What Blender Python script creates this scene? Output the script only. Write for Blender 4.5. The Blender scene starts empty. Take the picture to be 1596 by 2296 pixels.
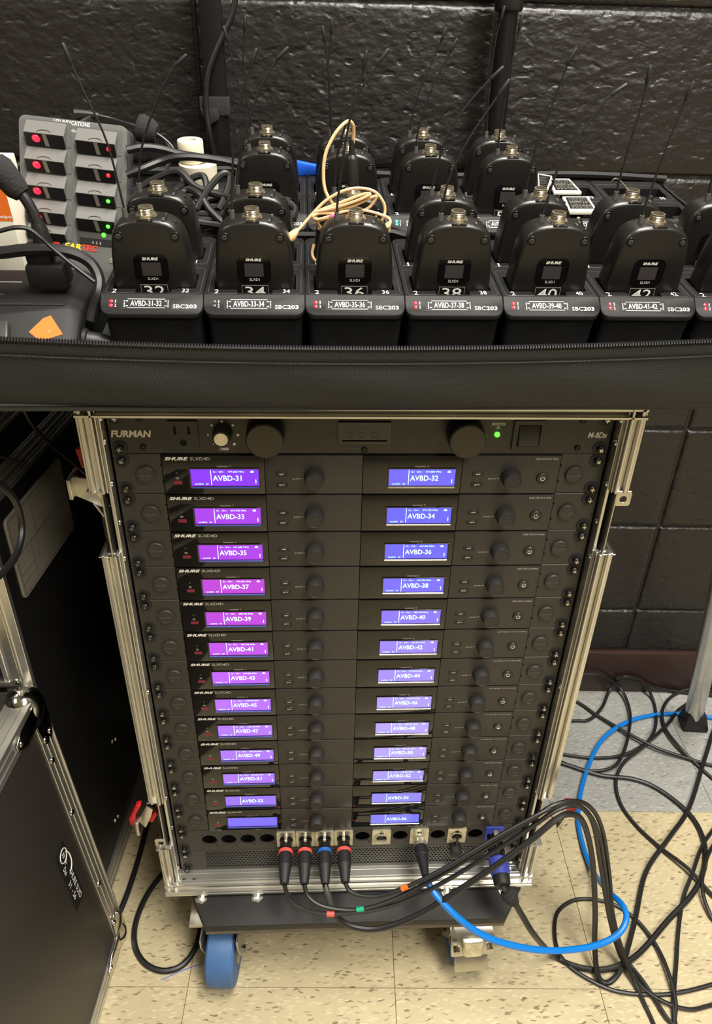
import bpy, bmesh, math, random
from mathutils import Matrix, Vector
from mathutils.geometry import tessellate_polygon
random.seed(7)
SC = bpy.context.scene
COL = SC.collection

# ------------------------------------------------------------------ camera
# lengths below are millimetres; FL is how far the floor lies under the top rack unit
FL = 885.0
cam = bpy.data.cameras.new('camera')
cam.sensor_fit = 'HORIZONTAL'; cam.sensor_width = 36.0; cam.lens = 36.0 * 1650.14 / 1596.0
cam.clip_start = 0.02; cam.clip_end = 50
camo = bpy.data.objects.new('camera', cam); COL.objects.link(camo)
camo.matrix_world = Matrix(((0.998844, 0.002597, -0.047995, -0.041823), (-0.042259, 0.523177, -0.851176, -0.639235),
                            (0.0229, 0.85222, 0.522682, 0.281796 + FL / 1000), (0, 0, 0, 1)))
SC.camera = camo

# ------------------------------------------------------------------ world, lamps, exposure
world = bpy.data.worlds.new('room_air'); SC.world = world; world.use_nodes = True
world.node_tree.nodes['Background'].inputs[0].default_value = (0.95, 0.97, 1.0, 1)
world.node_tree.nodes['Background'].inputs[1].default_value = 0.06

def area(name, loc, sx, sy, watt, col, rot=(0, 0, 0)):
    l = bpy.data.lights.new(name, 'AREA'); l.shape = 'RECTANGLE'; l.size = sx; l.size_y = sy
    l.energy = watt; l.color = col
    o = bpy.data.objects.new(name, l); COL.objects.link(o); o.location = loc; o.rotation_euler = rot
    o['label'] = 'ceiling light panel'; return o
area('ceiling_light', (0.35, -0.35, 2.75), 0.6, 1.2, 56, (1.0, 0.955, 0.87))
area('ceiling_light.001', (-1.9, -0.9, 2.75), 0.6, 1.2, 20, (1.0, 0.955, 0.87))
area('ceiling_light.002', (0.95, -1.75, 2.75), 0.6, 1.2, 52, (1.0, 0.955, 0.87))
SC.view_settings.view_transform = 'Standard'
SC.view_settings.look = 'None'
SC.view_settings.gamma = 1.0
SC.view_settings.use_curve_mapping = False
SC.view_settings.exposure = 0.9

# ------------------------------------------------------------------ materials
def lin(c):
    return tuple(((v / 255) / 12.92 if v / 255 <= 0.04045 else ((v / 255 + 0.055) / 1.055) ** 2.4) for v in c) + (1,)
MATS = {}
def mat(name, rgb, rough=0.5, metal=0.0, emit=0.0, ergb=None, bump=None, coat=0.0, spec=0.5, alpha=None, grain=None, trans=0):
    m = bpy.data.materials.new(name); m.use_nodes = True
    nt = m.node_tree; b = nt.nodes['Principled BSDF']
    c = lin(rgb)
    b.inputs['Base Color'].default_value = c
    b.inputs['Roughness'].default_value = rough
    b.inputs['Metallic'].default_value = metal
    b.inputs['Specular IOR Level'].default_value = spec
    b.inputs['Coat Weight'].default_value = coat
    b.inputs['Coat Roughness'].default_value = 0.05
    if trans: b.inputs['Transmission Weight'].default_value = trans
    if emit:
        b.inputs['Emission Color'].default_value = lin(ergb or rgb); b.inputs['Emission Strength'].default_value = emit
    if bump or grain:
        tc = nt.nodes.new('ShaderNodeTexCoord')
    if grain:      # (scale, amount, stretch) small colour variation and wear
        n = nt.nodes.new('ShaderNodeTexNoise'); n.inputs['Scale'].default_value = grain[0]; n.inputs['Detail'].default_value = 6
        mp = nt.nodes.new('ShaderNodeMapping'); mp.inputs['Scale'].default_value = grain[2]
        nt.links.new(tc.outputs['Object'], mp.inputs[0]); nt.links.new(mp.outputs[0], n.inputs['Vector'])
        r = nt.nodes.new('ShaderNodeValToRGB')
        r.color_ramp.elements[0].position = 0.3; r.color_ramp.elements[1].position = 0.75
        r.color_ramp.elements[0].color = tuple(v * (1 - grain[1]) for v in c[:3]) + (1,)
        r.color_ramp.elements[1].color = tuple(min(1, v * (1 + grain[1])) for v in c[:3]) + (1,)
        nt.links.new(n.outputs['Fac'], r.inputs[0]); nt.links.new(r.outputs[0], b.inputs['Base Color'])
    if bump:       # (scale, strength, distance, stretch)
        n = nt.nodes.new('ShaderNodeTexNoise'); n.inputs['Scale'].default_value = bump[0]; n.inputs['Detail'].default_value = 3
        mp = nt.nodes.new('ShaderNodeMapping'); mp.inputs['Scale'].default_value = bump[3] if len(bump) > 3 else (1, 1, 1)
        nt.links.new(tc.outputs['Object'], mp.inputs[0]); nt.links.new(mp.outputs[0], n.inputs['Vector'])
        bn = nt.nodes.new('ShaderNodeBump'); bn.inputs['Strength'].default_value = bump[1]; bn.inputs['Distance'].default_value = bump[2]
        nt.links.new(n.outputs['Fac'], bn.inputs['Height']); nt.links.new(bn.outputs[0], b.inputs['Normal'])
    MATS[name] = m
    return m

mat('black_plastic', (30, 29, 28), 0.42, bump=(900, 0.15, 0.0002))
mat('charger_plastic', (16, 15, 15), 0.58, spec=0.3, grain=(60, 0.35, (1, 1, 1)))
mat('pack_paint', (24, 22, 20), 0.33, bump=(1500, 0.05, 0.0002))
mat('panel_matte', (44, 41, 37), 0.5, bump=(1200, 0.1, 0.0002))
mat('ear_plastic', (44, 41, 37), 0.52, bump=(900, 0.2, 0.0002))
mat('gloss_black', (14, 13, 13), 0.06, spec=0.6)
mat('brushed_black', (44, 42, 38), 0.36, metal=0.25, bump=(60, 0.12, 0.0003, (1, 1, 40)))
mat('knob_metal', (34, 32, 30), 0.3, metal=0.5)
mat('knob_face', (58, 54, 47), 0.3, metal=0.6)
mat('knob_rubber', (36, 34, 32), 0.62, bump=(700, 0.4, 0.0004))
mat('chrome', (205, 203, 196), 0.12, metal=1.0)
mat('steel', (196, 193, 184), 0.3, metal=1.0, grain=(30, 0.15, (1, 1, 1)))
mat('aluminium', (206, 204, 196), 0.32, metal=0.92, grain=(18, 0.1, (1, 1, 1)))
mat('brass', (214, 204, 178), 0.2, metal=0.9)
mat('nickel', (212, 206, 184), 0.33, metal=0.8, grain=(80, 0.25, (1, 1, 1)))
mat('screw_black', (34, 33, 32), 0.3, metal=0.5)
mat('hole_black', (4, 4, 4), 0.8)
mat('laminate', (17, 16, 16), 0.42, bump=(600, 0.12, 0.0003))
mat('lid_laminate', (40, 36, 32), 0.45, bump=(700, 0.15, 0.0003))
mat('wood_black', (30, 28, 27), 0.6, bump=(120, 0.3, 0.0006), grain=(25, 0.45, (1, 1, 1)))
mat('ply_edge', (96, 88, 74), 0.7, grain=(40, 0.5, (1, 1, 8)))
mat('rubber_cable', (24, 23, 23), 0.45)
mat('rubber_black', (20, 20, 20), 0.6)
mat('velcro', (32, 31, 31), 0.95, bump=(500, 0.8, 0.001))
mat('blue_cable', (0, 110, 196), 0.4)
mat('wheel_blue', (62, 98, 146), 0.55, grain=(40, 0.12, (1, 1, 1)))
mat('red_rubber', (190, 22, 32), 0.45)
mat('band_red', (205, 78, 68), 0.5)
mat('band_blue', (30, 92, 170), 0.5)
mat('band_green', (16, 150, 108), 0.5)
mat('band_orange', (232, 104, 28), 0.5)
mat('powercon_blue', (58, 72, 168), 0.45)
mat('white_print', (226, 224, 216), 0.6)
mat('grey_print', (176, 172, 164), 0.6)
mat('silver_print', (214, 211, 202), 0.5)
mat('label_black', (10, 10, 11), 0.6, spec=0.3)
mat('plate_grey', (120, 115, 104), 0.5)
mat('plate_line', (70, 66, 60), 0.6)
mat('grey_case', (86, 86, 84), 0.5, bump=(800, 0.15, 0.0003))
mat('grey_battery', (98, 97, 95), 0.5)
mat('tape_white', (222, 214, 190), 0.6, bump=(400, 0.2, 0.0005, (1, 1, 12)))
mat('box_white', (222, 216, 200), 0.6)
mat('orange_print', (228, 110, 32), 0.6)
mat('tan_cable', (214, 178, 130), 0.45)
mat('pink_band', (226, 70, 120), 0.5)
mat('blue_plastic', (30, 92, 214), 0.4)
mat('fabric_inner', (46, 47, 42), 0.9)
mat('white_plate', (226, 222, 210), 0.45)
mat('pack_screen', (58, 54, 54), 0.2)
mat('red_led', (200, 10, 20), 0.3, emit=2.2, ergb=(255, 22, 40))
mat('green_led', (30, 200, 30), 0.3, emit=3, ergb=(60, 255, 40))
mat('teal_led', (40, 255, 170), 0.3, emit=3, ergb=(30, 220, 150))
mat('blue_led', (60, 90, 255), 0.3, emit=5, ergb=(50, 80, 255))
mat('led_off', (70, 60, 58), 0.3)
mat('dim_red', (110, 14, 40), 0.3)
mat('segment_off', (46, 38, 34), 0.4)
mat('lcd_text', (170, 235, 255), 0.4, emit=0.85, ergb=(172, 236, 255))
mat('eartec_red', (216, 60, 40), 0.5)
mat('eartec_yellow', (236, 196, 40), 0.5)
mat('boot_grey', (74, 72, 70), 0.6)
mat('pole_black', (16, 15, 15), 0.28)
mat('base_brown', (46, 28, 22), 0.42)
mat('grey_wedge', (58, 58, 56), 0.6)
for k, c in enumerate([(112, 38, 205), (138, 44, 192), (140, 44, 188), (156, 48, 178), (154, 50, 180), (156, 62, 192), (156, 76, 206),
                       (150, 88, 216), (146, 94, 222), (142, 94, 226), (142, 94, 226), (124, 90, 228), (98, 84, 232)]):
    mat('lcd_left_%d' % k, (10, 8, 16), 0.25, emit=0.9, ergb=c)
for k, c in enumerate([(90, 82, 206), (84, 80, 208), (88, 82, 210), (96, 86, 206), (112, 94, 206), (126, 106, 212), (132, 114, 214),
                       (140, 124, 218), (146, 130, 220), (146, 130, 222), (138, 124, 224), (120, 112, 228), (100, 98, 230)]):
    mat('lcd_right_%d' % k, (10, 8, 16), 0.25, emit=0.9, ergb=c)

def nodes_of(name, rough, spec=0.5):
    m = mat(name, (128, 128, 128), rough, spec=spec); nt = m.node_tree
    return m, nt, nt.nodes['Principled BSDF']
def ramp(nt, stops, src):
    r = nt.nodes.new('ShaderNodeValToRGB'); e = r.color_ramp.elements
    while len(e) < len(stops): e.new(0.5)
    for el, (p, c) in zip(e, stops): el.position = p; el.color = c
    nt.links.new(src, r.inputs[0]); return r.outputs[0]

def wall_mat():
    m, nt, b = nodes_of('painted_block', 0.4)
    g = nt.nodes.new('ShaderNodeNewGeometry')
    b.inputs['Base Color'].default_value = lin((26, 22, 20))
    mp = nt.nodes.new('ShaderNodeMapping'); mp.inputs['Scale'].default_value = (0.75, 1, 1.15)
    nt.links.new(g.outputs['Position'], mp.inputs[0])
    def noise(sc, det, ro):
        n = nt.nodes.new('ShaderNodeTexNoise'); n.inputs['Scale'].default_value = sc; n.inputs['Detail'].default_value = det; n.inputs['Roughness'].default_value = ro
        nt.links.new(mp.outputs[0], n.inputs['Vector']); return n.outputs['Fac']
    def mad(a, k, c):
        n = nt.nodes.new('ShaderNodeMath'); n.operation = 'MULTIPLY_ADD'; n.inputs[1].default_value = k
        nt.links.new(a, n.inputs[0]); nt.links.new(c, n.inputs[2]); return n.outputs[0]
    fine = noise(130, 2, 0.4); lump = noise(55, 2, 0.4); pitn = noise(75, 1, 0.4)
    pit = nt.nodes.new('ShaderNodeMapRange'); pit.inputs[1].default_value = 0.28; pit.inputs[2].default_value = 0.40
    nt.links.new(pitn, pit.inputs[0])
    half = nt.nodes.new('ShaderNodeMath'); half.operation = 'MULTIPLY'; half.inputs[1].default_value = 0.45; nt.links.new(fine, half.inputs[0])
    h = mad(lump, 1.0, half.outputs[0]); h = mad(pit.outputs[0], 0.3, h)
    bn = nt.nodes.new('ShaderNodeBump'); bn.inputs['Strength'].default_value = 0.55; bn.inputs['Distance'].default_value = 0.0044
    nt.links.new(h, bn.inputs['Height']); nt.links.new(bn.outputs[0], b.inputs['Normal'])
wall_mat()

def vct(name, ang, base, light, dark):
    m, nt, b = nodes_of(name, 0.42)
    g = nt.nodes.new('ShaderNodeNewGeometry')
    mp = nt.nodes.new('ShaderNodeMapping'); mp.inputs['Rotation'].default_value = (0, 0, ang); mp.inputs['Scale'].default_value = (66, 300, 1)
    nz = nt.nodes.new('ShaderNodeTexNoise'); nz.inputs['Scale'].default_value = 60; nz.inputs['Detail'].default_value = 2
    nt.links.new(g.outputs['Position'], nz.inputs['Vector'])
    mx = nt.nodes.new('ShaderNodeVectorMath'); mx.operation = 'MULTIPLY_ADD'; mx.inputs[1].default_value = (0.013, 0.013, 0.0)
    nt.links.new(nz.outputs['Color'], mx.inputs[0]); nt.links.new(g.outputs['Position'], mx.inputs[2])
    nt.links.new(mx.outputs[0], mp.inputs[0])
    v = nt.nodes.new('ShaderNodeTexVoronoi'); v.voronoi_dimensions = '2D'; v.inputs['Scale'].default_value = 1.0
    nt.links.new(mp.outputs[0], v.inputs['Vector'])
    sep = nt.nodes.new('ShaderNodeSeparateColor'); nt.links.new(v.outputs['Color'], sep.inputs[0])
    near = nt.nodes.new('ShaderNodeMapRange'); near.inputs[1].default_value = 0.36; near.inputs[2].default_value = 0.26
    nt.links.new(v.outputs['Distance'], near.inputs[0])
    mid = tuple((a + b) / 2 for a, b in zip(base, dark))
    cols = ramp(nt, [(0.0, dark), (0.09, dark), (0.11, mid), (0.24, mid), (0.26, base), (0.68, base), (0.7, light), (1.0, light)], sep.outputs[0])
    mix = nt.nodes.new('ShaderNodeMix'); mix.data_type = 'RGBA'
    nt.links.new(near.outputs[0], mix.inputs['Factor'])
    big = nt.nodes.new('ShaderNodeTexNoise'); big.inputs['Scale'].default_value = 9; big.inputs['Detail'].default_value = 3
    nt.links.new(g.outputs['Position'], big.inputs['Vector'])
    bs = ramp(nt, [(0.3, tuple(c * 0.9 for c in base[:3]) + (1,)), (0.7, tuple(c * 1.06 for c in base[:3]) + (1,))], big.outputs['Fac'])
    nt.links.new(bs, mix.inputs['A']); nt.links.new(cols, mix.inputs['B'])
    nt.links.new(mix.outputs['Result'], b.inputs['Base Color'])
vct('tile_beige', 0.3, lin((178, 165, 132)), lin((192, 179, 146)), lin((118, 104, 80)))
vct('tile_beige_turned', 1.75, lin((178, 165, 132)), lin((192, 179, 146)), lin((118, 104, 80)))
vct('tile_grey', 0.3, lin((146, 146, 142)), lin((164, 164, 160)), lin((112, 112, 110)))
mat('tile_joint', (96, 86, 66), 0.7)

def fabric_mat(name, rgb, sc):
    m, nt, b = nodes_of(name, 0.62)
    b.inputs['Base Color'].default_value = lin(rgb)
    tc = nt.nodes.new('ShaderNodeTexCoord'); hs = []
    for rot in (0.65, -0.65):
        mp = nt.nodes.new('ShaderNodeMapping'); mp.inputs['Rotation'].default_value = (0, rot, 0)
        nt.links.new(tc.outputs['Object'], mp.inputs[0])
        w = nt.nodes.new('ShaderNodeTexWave'); w.inputs['Scale'].default_value = sc; w.bands_direction = 'X'; w.inputs['Distortion'].default_value = 0.4
        nt.links.new(mp.outputs[0], w.inputs['Vector']); hs.append(w.outputs['Fac'])
    a = nt.nodes.new('ShaderNodeMath'); a.operation = 'MULTIPLY'
    nt.links.new(hs[0], a.inputs[0]); nt.links.new(hs[1], a.inputs[1])
    bn = nt.nodes.new('ShaderNodeBump'); bn.inputs['Strength'].default_value = 0.6; bn.inputs['Distance'].default_value = 0.0006
    nt.links.new(a.outputs[0], bn.inputs['Height']); nt.links.new(bn.outputs[0], b.inputs['Normal'])
    r = ramp(nt, [(0.0, tuple(c * 0.6 for c in lin(rgb)[:3]) + (1,)), (1.0, tuple(c * 1.7 for c in lin(rgb)[:3]) + (1,))], a.outputs[0])
    nt.links.new(r, b.inputs['Base Color'])
fabric_mat('nylon', (27, 27, 26), 190)
fabric_mat('zip_tape', (28, 28, 27), 260)

# ------------------------------------------------------------------ mesh helpers (mm in, metres out)
class M:
    def __init__(s): s.v = []; s.f = []
    def add(s, vs, fs):
        n = len(s.v); s.v += [tuple(v) for v in vs]; s.f += [tuple(i + n for i in f) for f in fs]; return s
    def box(s, x0, x1, y0, y1, z0, z1):
        return s.add([(x0, y0, z0), (x1, y0, z0), (x1, y1, z0), (x0, y1, z0), (x0, y0, z1), (x1, y0, z1), (x1, y1, z1), (x0, y1, z1)],
                     [(3, 2, 1, 0), (4, 5, 6, 7), (0, 1, 5, 4), (1, 2, 6, 5), (2, 3, 7, 6), (3, 0, 4, 7)])
    def loops(s, ls, cap0=True, cap1=True):
        n = len(ls[0]); vs = [p for l in ls for p in l]; fs = []
        for k in range(len(ls) - 1):
            for i in range(n):
                j = (i + 1) % n; fs.append((k * n + i, k * n + j, (k + 1) * n + j, (k + 1) * n + i))
        if cap0: fs.append(tuple(range(n - 1, -1, -1)))
        if cap1: fs.append(tuple((len(ls) - 1) * n + i for i in range(n)))
        return s.add(vs, fs)
    def lathe(s, p0, axis, prof, n=16, cap0=True, cap1=True):   # prof: (distance along axis, radius)
        a = Vector(axis).normalized(); u = a.orthogonal().normalized(); w = a.cross(u); p0 = Vector(p0)
        return s.loops([[tuple(p0 + a * d + (u * math.cos(t) + w * math.sin(t)) * r) for t in [2 * math.pi * i / n for i in range(n)]] for d, r in prof], cap0, cap1)
    def cyl(s, p0, p1, r, r1=None, n=16):
        d = Vector(p1) - Vector(p0)
        return s.lathe(p0, d, [(0, r), (d.length, r if r1 is None else r1)], n)
    def tube(s, pts, r, n=8):
        pts = [Vector(p) for p in pts]; k = len(pts)
        rs = r if isinstance(r, (list, tuple)) else [r] * k
        tan = [(pts[min(i + 1, k - 1)] - pts[max(i - 1, 0)]).normalized() for i in range(k)]
        u = tan[0].orthogonal().normalized(); ls = []
        for i in range(k):
            u = (u - tan[i] * u.dot(tan[i])).normalized(); w = tan[i].cross(u)
            ls.append([tuple(pts[i] + (u * math.cos(2 * math.pi * j / n) + w * math.sin(2 * math.pi * j / n)) * rs[i]) for j in range(n)])
        return s.loops(ls)
    def plate(s, poly, holes, to3, d0, d1):      # a plate with holes: to3(a, b, depth)
        rings = [poly] + holes; flat = [p for rg in rings for p in rg]
        tri = tessellate_polygon([[Vector((a, b, 0)) for a, b in rg] for rg in rings])
        n = len(flat); vs = [to3(a, b, d0) for a, b in flat] + [to3(a, b, d1) for a, b in flat]
        fs = [tuple(t) for t in tri] + [tuple(i + n for i in reversed(t)) for t in tri]; o = 0
        for rg in rings:
            k = len(rg); fs += [(o + i, o + (i + 1) % k, n + o + (i + 1) % k, n + o + i) for i in range(k)]; o += k
        return s.add(vs, fs)
    def mesh(s, name='m', bevel=0, seg=2, smooth=True, ang=35, off=(0, 0, 0)):
        me = bpy.data.meshes.new(name)
        me.from_pydata([((x - off[0]) / 1000, (y - off[1]) / 1000, (z - off[2]) / 1000) for x, y, z in s.v], [], s.f)
        bm = bmesh.new(); bm.from_mesh(me)
        bmesh.ops.recalc_face_normals(bm, faces=bm.faces)
        if bevel:
            es = [e for e in bm.edges if len(e.link_faces) == 2 and e.calc_face_angle(0) > math.radians(30)]
            bmesh.ops.bevel(bm, geom=es, offset=bevel / 1000, segments=seg, affect='EDGES', profile=0.5, clamp_overlap=True)
        bm.to_mesh(me); bm.free()
        if smooth:
            me.polygons.foreach_set('use_smooth', [True] * len(me.polygons)); me.set_sharp_from_angle(angle=math.radians(ang))
        me.update(); return me
def bx(x0, x1, y0, y1, z0, z1): return M().box(x0, x1, y0, y1, z0, z1)
def rrect(x0, x1, y0, y1, r, n=4):
    out = []
    for cx, cy, a in ((x1 - r, y1 - r, 0), (x0 + r, y1 - r, 90), (x0 + r, y0 + r, 180), (x1 - r, y0 + r, 270)):
        for i in range(n + 1):
            t = math.radians(a + 90 * i / n); out.append((cx + r * math.cos(t), cy + r * math.sin(t)))
    return out
def circ(cx, cy, r, n=20): return [(cx + r * math.cos(2 * math.pi * i / n), cy + r * math.sin(2 * math.pi * i / n)) for i in range(n)]
def spline(pts, k=6):
    P = [Vector(p) for p in pts]; out = []
    P = [P[0] * 2 - P[1]] + P + [P[-1] * 2 - P[-2]]
    for i in range(1, len(P) - 2):
        p0, p1, p2, p3 = P[i - 1:i + 3]
        for j in range(k):
            t = j / k; out.append(0.5 * (2 * p1 + (p2 - p0) * t + (2 * p0 - 5 * p1 + 4 * p2 - p3) * t * t + (3 * p1 - p0 - 3 * p2 + p3) * t ** 3))
    out.append(P[-2]); return out
FRONT = (math.pi / 2, 0, 0)     # print facing the viewer on an upright panel
def w(p): return (p[0] / 1000, p[1] / 1000, (p[2] + FL) / 1000)
def tag(o, label, cat, group=None):
    o['label'] = label; o['category'] = cat
    if group: o['group'] = group
    return o
def thing(name, label, cat, loc=(0, 0, 0), group=None, mtx=None):
    o = bpy.data.objects.new(name, None); COL.objects.link(o); o.empty_display_size = 0.02
    if mtx is not None: o.matrix_world = mtx
    else: o.location = w(loc)
    return tag(o, label, cat, group)
def part(name, m, ma, parent=None, loc=(0, 0, 0), rot=None, **kw):
    me = m if isinstance(m, bpy.types.Mesh) else m.mesh(name, **kw)
    if not me.materials: me.materials.append(MATS[ma])
    o = bpy.data.objects.new(name, me); COL.objects.link(o)
    if parent is not None: o.parent = parent; o.location = tuple(c / 1000 for c in loc)
    else: o.location = w(loc)
    if me.materials[0] != MATS[ma]:
        o.material_slots[0].link = 'OBJECT'; o.material_slots[0].material = MATS[ma]
    if rot is not None: o.rotation_euler = rot
    return o
TXT = {}
def text_mesh(s, wd, ht, bold=0.0, shear=0.0):
    key = (s, wd, ht, bold, shear)
    if key in TXT: return TXT[key]
    cu = bpy.data.curves.new('t', 'FONT'); cu.body = s; cu.offset = bold; cu.shear = shear; cu.resolution_u = 2
    ob = bpy.data.objects.new('t', cu); COL.objects.link(ob)
    bpy.context.view_layer.update()
    me = bpy.data.meshes.new_from_object(ob.evaluated_get(bpy.context.evaluated_depsgraph_get()))
    bpy.data.objects.remove(ob); bpy.data.curves.remove(cu)
    xs = [v.co.x for v in me.vertices]; ys = [v.co.y for v in me.vertices]
    x0, x1, y0, y1 = min(xs), max(xs), min(ys), max(ys)
    sy = ht / (y1 - y0); sx = wd / (x1 - x0) if wd else sy
    for v in me.vertices:
        v.co = ((v.co.x - (x0 + x1) / 2) * sx / 1000, (v.co.y - (y0 + y1) / 2) * sy / 1000, 0)
    me.materials.clear(); me.name = 'lettering'; TXT[key] = me; return me
def text(s, wd, ht, ma, parent, loc, rot=FRONT, bold=0.0, shear=0.0, name='lettering'):
    return part(name, text_mesh(s, wd, ht, bold, shear), ma, parent, loc, rot)
def struct(o): o['kind'] = 'structure'; return o

# ------------------------------------------------------------------ the room
RZ = math.radians(-2.05)
def room(x, y): c, s = math.cos(RZ), math.sin(RZ); return (65.85 + c * x - s * y, -83.7 + s * x + c * y)
def rroot(o, x, y, z): o.location = w(room(x, y) + (z,)); o.rotation_euler = (0, 0, RZ); return o
T = 304.8
fl = struct(part('floor', bx(-3500, 3500, -4500, 1200, -60, -2.2), 'tile_joint')); rroot(fl, 0, 0, -FL)
tile_me = {}
for kind in ('tile_beige', 'tile_beige_turned', 'tile_grey'):
    me = bx(0.35, T - 0.35, 0.35, T - 0.35, -2.2, 0).mesh('tile', bevel=0.4, seg=1); me.materials.append(MATS[kind]); tile_me[kind] = me
for i in range(-5, 6):
    for j in range(-5, 3):
        kind = 'tile_grey' if j >= 1 else ('tile_beige' if (i + j) % 2 else 'tile_beige_turned')
        if j == -1 and i in (-1, -2, 0): kind = ['tile_beige_turned', 'tile_beige_turned', 'tile_beige'][i + 2]
        part('tile', tile_me[kind], kind, fl, (i * T, j * T, 0))
rest = part('distant_tiles', M().add([(-3500, -4500, -1), (3500, -4500, -1), (3500, -5 * T, -1), (-3500, -5 * T, -1), (6 * T, -5 * T, -1), (3500, 1200, -1), (6 * T, 1200, -1), (-3500, 1200, -1), (-5 * T, 1200, -1), (-5 * T, -5 * T, -1)],
            [(0, 1, 2, 3), (4, 2, 5, 6), (3, 9, 8, 7)]), 'tile_beige', fl)
# black painted block wall, stacked joints
WY = 618.0      # wall face in room coordinates
wall = struct(part('wall_back', bx(-3500, 3500, 0, 150, 0, 2900), 'painted_block')); rroot(wall, 0, WY + 6, -FL)
def block_mesh():
    m = M(); vs = []; fs = []
    rnd = random.Random(3)
    W_, H_ = 402.4, 199.2
    gx = [0, 1.5, 4, 8] + [8 + (W_ - 16) * i / 36 for i in range(1, 36)] + [W_ - 8, W_ - 4, W_ - 1.5, W_]
    gz = [0, 1.5, 4, 8] + [8 + (H_ - 16) * i / 18 for i in range(1, 18)] + [H_ - 8, H_ - 4, H_ - 1.5, H_]
    nx, nz = len(gx) - 1, len(gz) - 1
    for k in range(nz + 1):
        for i in range(nx + 1):
            e = min(i, nx - i, k, nz - k); inset = {0: 6, 1: 2.6, 2: .8}.get(e, 0)
            vs.append((2 + gx[i], -6 + inset + (rnd.uniform(-.5, .5) if e > 3 else 0), 2 + gz[k]))
    for k in range(nz):
        for i in range(nx):
            a = k * (nx + 1) + i; fs.append((a, a + 1, a + nx + 2, a + nx + 1))
    return m.add(vs, fs).mesh('block', ang=80)
bme = block_mesh()
X0 = -297.0    # a joint seen left of the square pole, room coordinates
for i in range(-3, 5):
    for k in range(-1, 10):
        part('block', bme, 'painted_block', wall, (X0 + 406.4 * i - 0, 0, 16 + 203.2 * k) if k >= 0 else (X0 + 406.4 * i, 0, -187.2))
base = struct(part('baseboard_back', bx(-3500, 3500, -11, 6, 0, 112), 'base_brown', bevel=3)); rroot(base, 0, WY, -FL)
mat('ceiling_white', (206, 202, 192), 0.9); mat('room_paint', (150, 142, 126), 0.8); mat('room_dark', (34, 32, 30), 0.7)
ce = struct(part('ceiling', bx(-3500, 3500, -4500, 800, 2800, 2860), 'ceiling_white')); rroot(ce, 0, 0, -FL)
wf = struct(part('wall_front', bx(-3500, 3500, -4560, -4500, 0, 2800), 'room_paint')); rroot(wf, 0, 0, -FL)
wl = struct(part('wall_left', bx(-3560, -3500, -4500, 618, 0, 2800), 'room_dark')); rroot(wl, 0, 0, -FL)
wr = struct(part('wall_right', bx(3500, 3560, -4500, 618, 0, 2800), 'room_paint')); rroot(wr, 0, 0, -FL)

# ------------------------------------------------------------------ the rack case
UH = 44.45
def extrusion(m, a, b, along):
    """double-ridged aluminium edge: a..b run along 'z' or 'x' ; profile faces the viewer"""
rack = thing('rack_case', 'tall black equipment rack case with aluminium edges on a caster dolly', 'rack case', (0, 180, -FL + 1))
RO = (0, 180, -FL + 1)
def rp(name, m, ma, loc=(0, 0, 0), par=None, **kw):
    q = M(); q.v = [(x - RO[0], y - RO[1], z - RO[2]) for x, y, z in m.v]; q.f = m.f
    return part(name, q, ma, par or rack, loc, **kw)
XO = 263.0
shell = M(); shell.box(-XO + 1, XO - 1, 0, 430, 9, 14).box(-XO + 1, XO - 1, 0, 430, -733, -724).box(-XO + 1, -XO + 8, 0, 430, -733, 14).box(XO - 8, XO - 1, 0, 430, -733, 14).box(-XO + 8, XO - 8, 424, 430, -724, 9)
rp('shell', shell, 'laminate')
def vbar(sx, z0, z1):
    m = M()
    for a, b, y0, y1 in ((263, 260.5, -20, 12), (260.5, 257, -21.5, -12), (257, 250, -15.5, -12), (250, 247.4, -23, -2), (247.4, 246, -18, -2), (246, 244.6, -21, -2), (244.6, 243, -14, -2)):
        m.box(min(sx * a, sx * b), max(sx * a, sx * b), y0, y1, z0, z1)
    return m
for sx in (-1, 1):
    for z0, z1 in ((-77, 15), (-538 if sx < 0 else -545, -150), (-735, -634 if sx < 0 else -645)):
        b = rp('edge_extrusion', vbar(sx, z0, z1), 'aluminium', bevel=0.6, seg=1)
    # lining between the extrusion and the rack rail
    rp('inner_liner', bx(min(sx * 247, sx * 243.5), max(sx * 247, sx * 243.5), -12, 20, -715, 6), 'aluminium', bevel=0.5, seg=1)
    # latch recess: bent sheet joining the two extrusions
    for z0, z1 in ((-152, -76), (-646 if sx > 0 else -636, -544 if sx > 0 else -537)):
        m = M(); xs = sorted((sx * 251, sx * 252.6)); m.box(xs[0], xs[1], -20, 60, z0, z1)
        for zz in (z0, z1):
            xs = sorted((sx * 251, sx * 266)); m.box(xs[0], xs[1], -20, 8, zz - 0.8, zz + 0.8)
        rp('latch_recess', m, 'steel', bevel=0.4, seg=1)
    rail = M(); xs = sorted((sx * 243.2, sx * 225)); rail.box(xs[0], xs[1], 1.2, 4, -712, 2); xs = sorted((sx * 243.2, sx * 241.5)); rail.box(xs[0], xs[1], 1.2, 30, -712, 2)
    rp('rack_rail', rail, 'screw_black')
    for z in (-3, -27, -72, -118, -160, -350, -540, -605, -690):
        rp('rivet', M().lathe((sx * 243, -9 if z not in (-118, -605) else -6, z), (-sx, 0, 0), [(0, 3.6), (1.2, 3.2), (2.3, 1.4)], 10), 'chrome')
m = M()
for z0, z1, y0, y1 in ((15, 13, -20, 12), (13, 10, -21.5, -12), (10, 5.5, -15.5, -12), (5.5, 2.6, -23, -2), (2.6, 1.4, -19, -2)): m.box(-XO, XO, y0, y1, z1, z0)
rp('edge_extrusion', m, 'aluminium', bevel=0.5, seg=1)
m = M()
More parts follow.
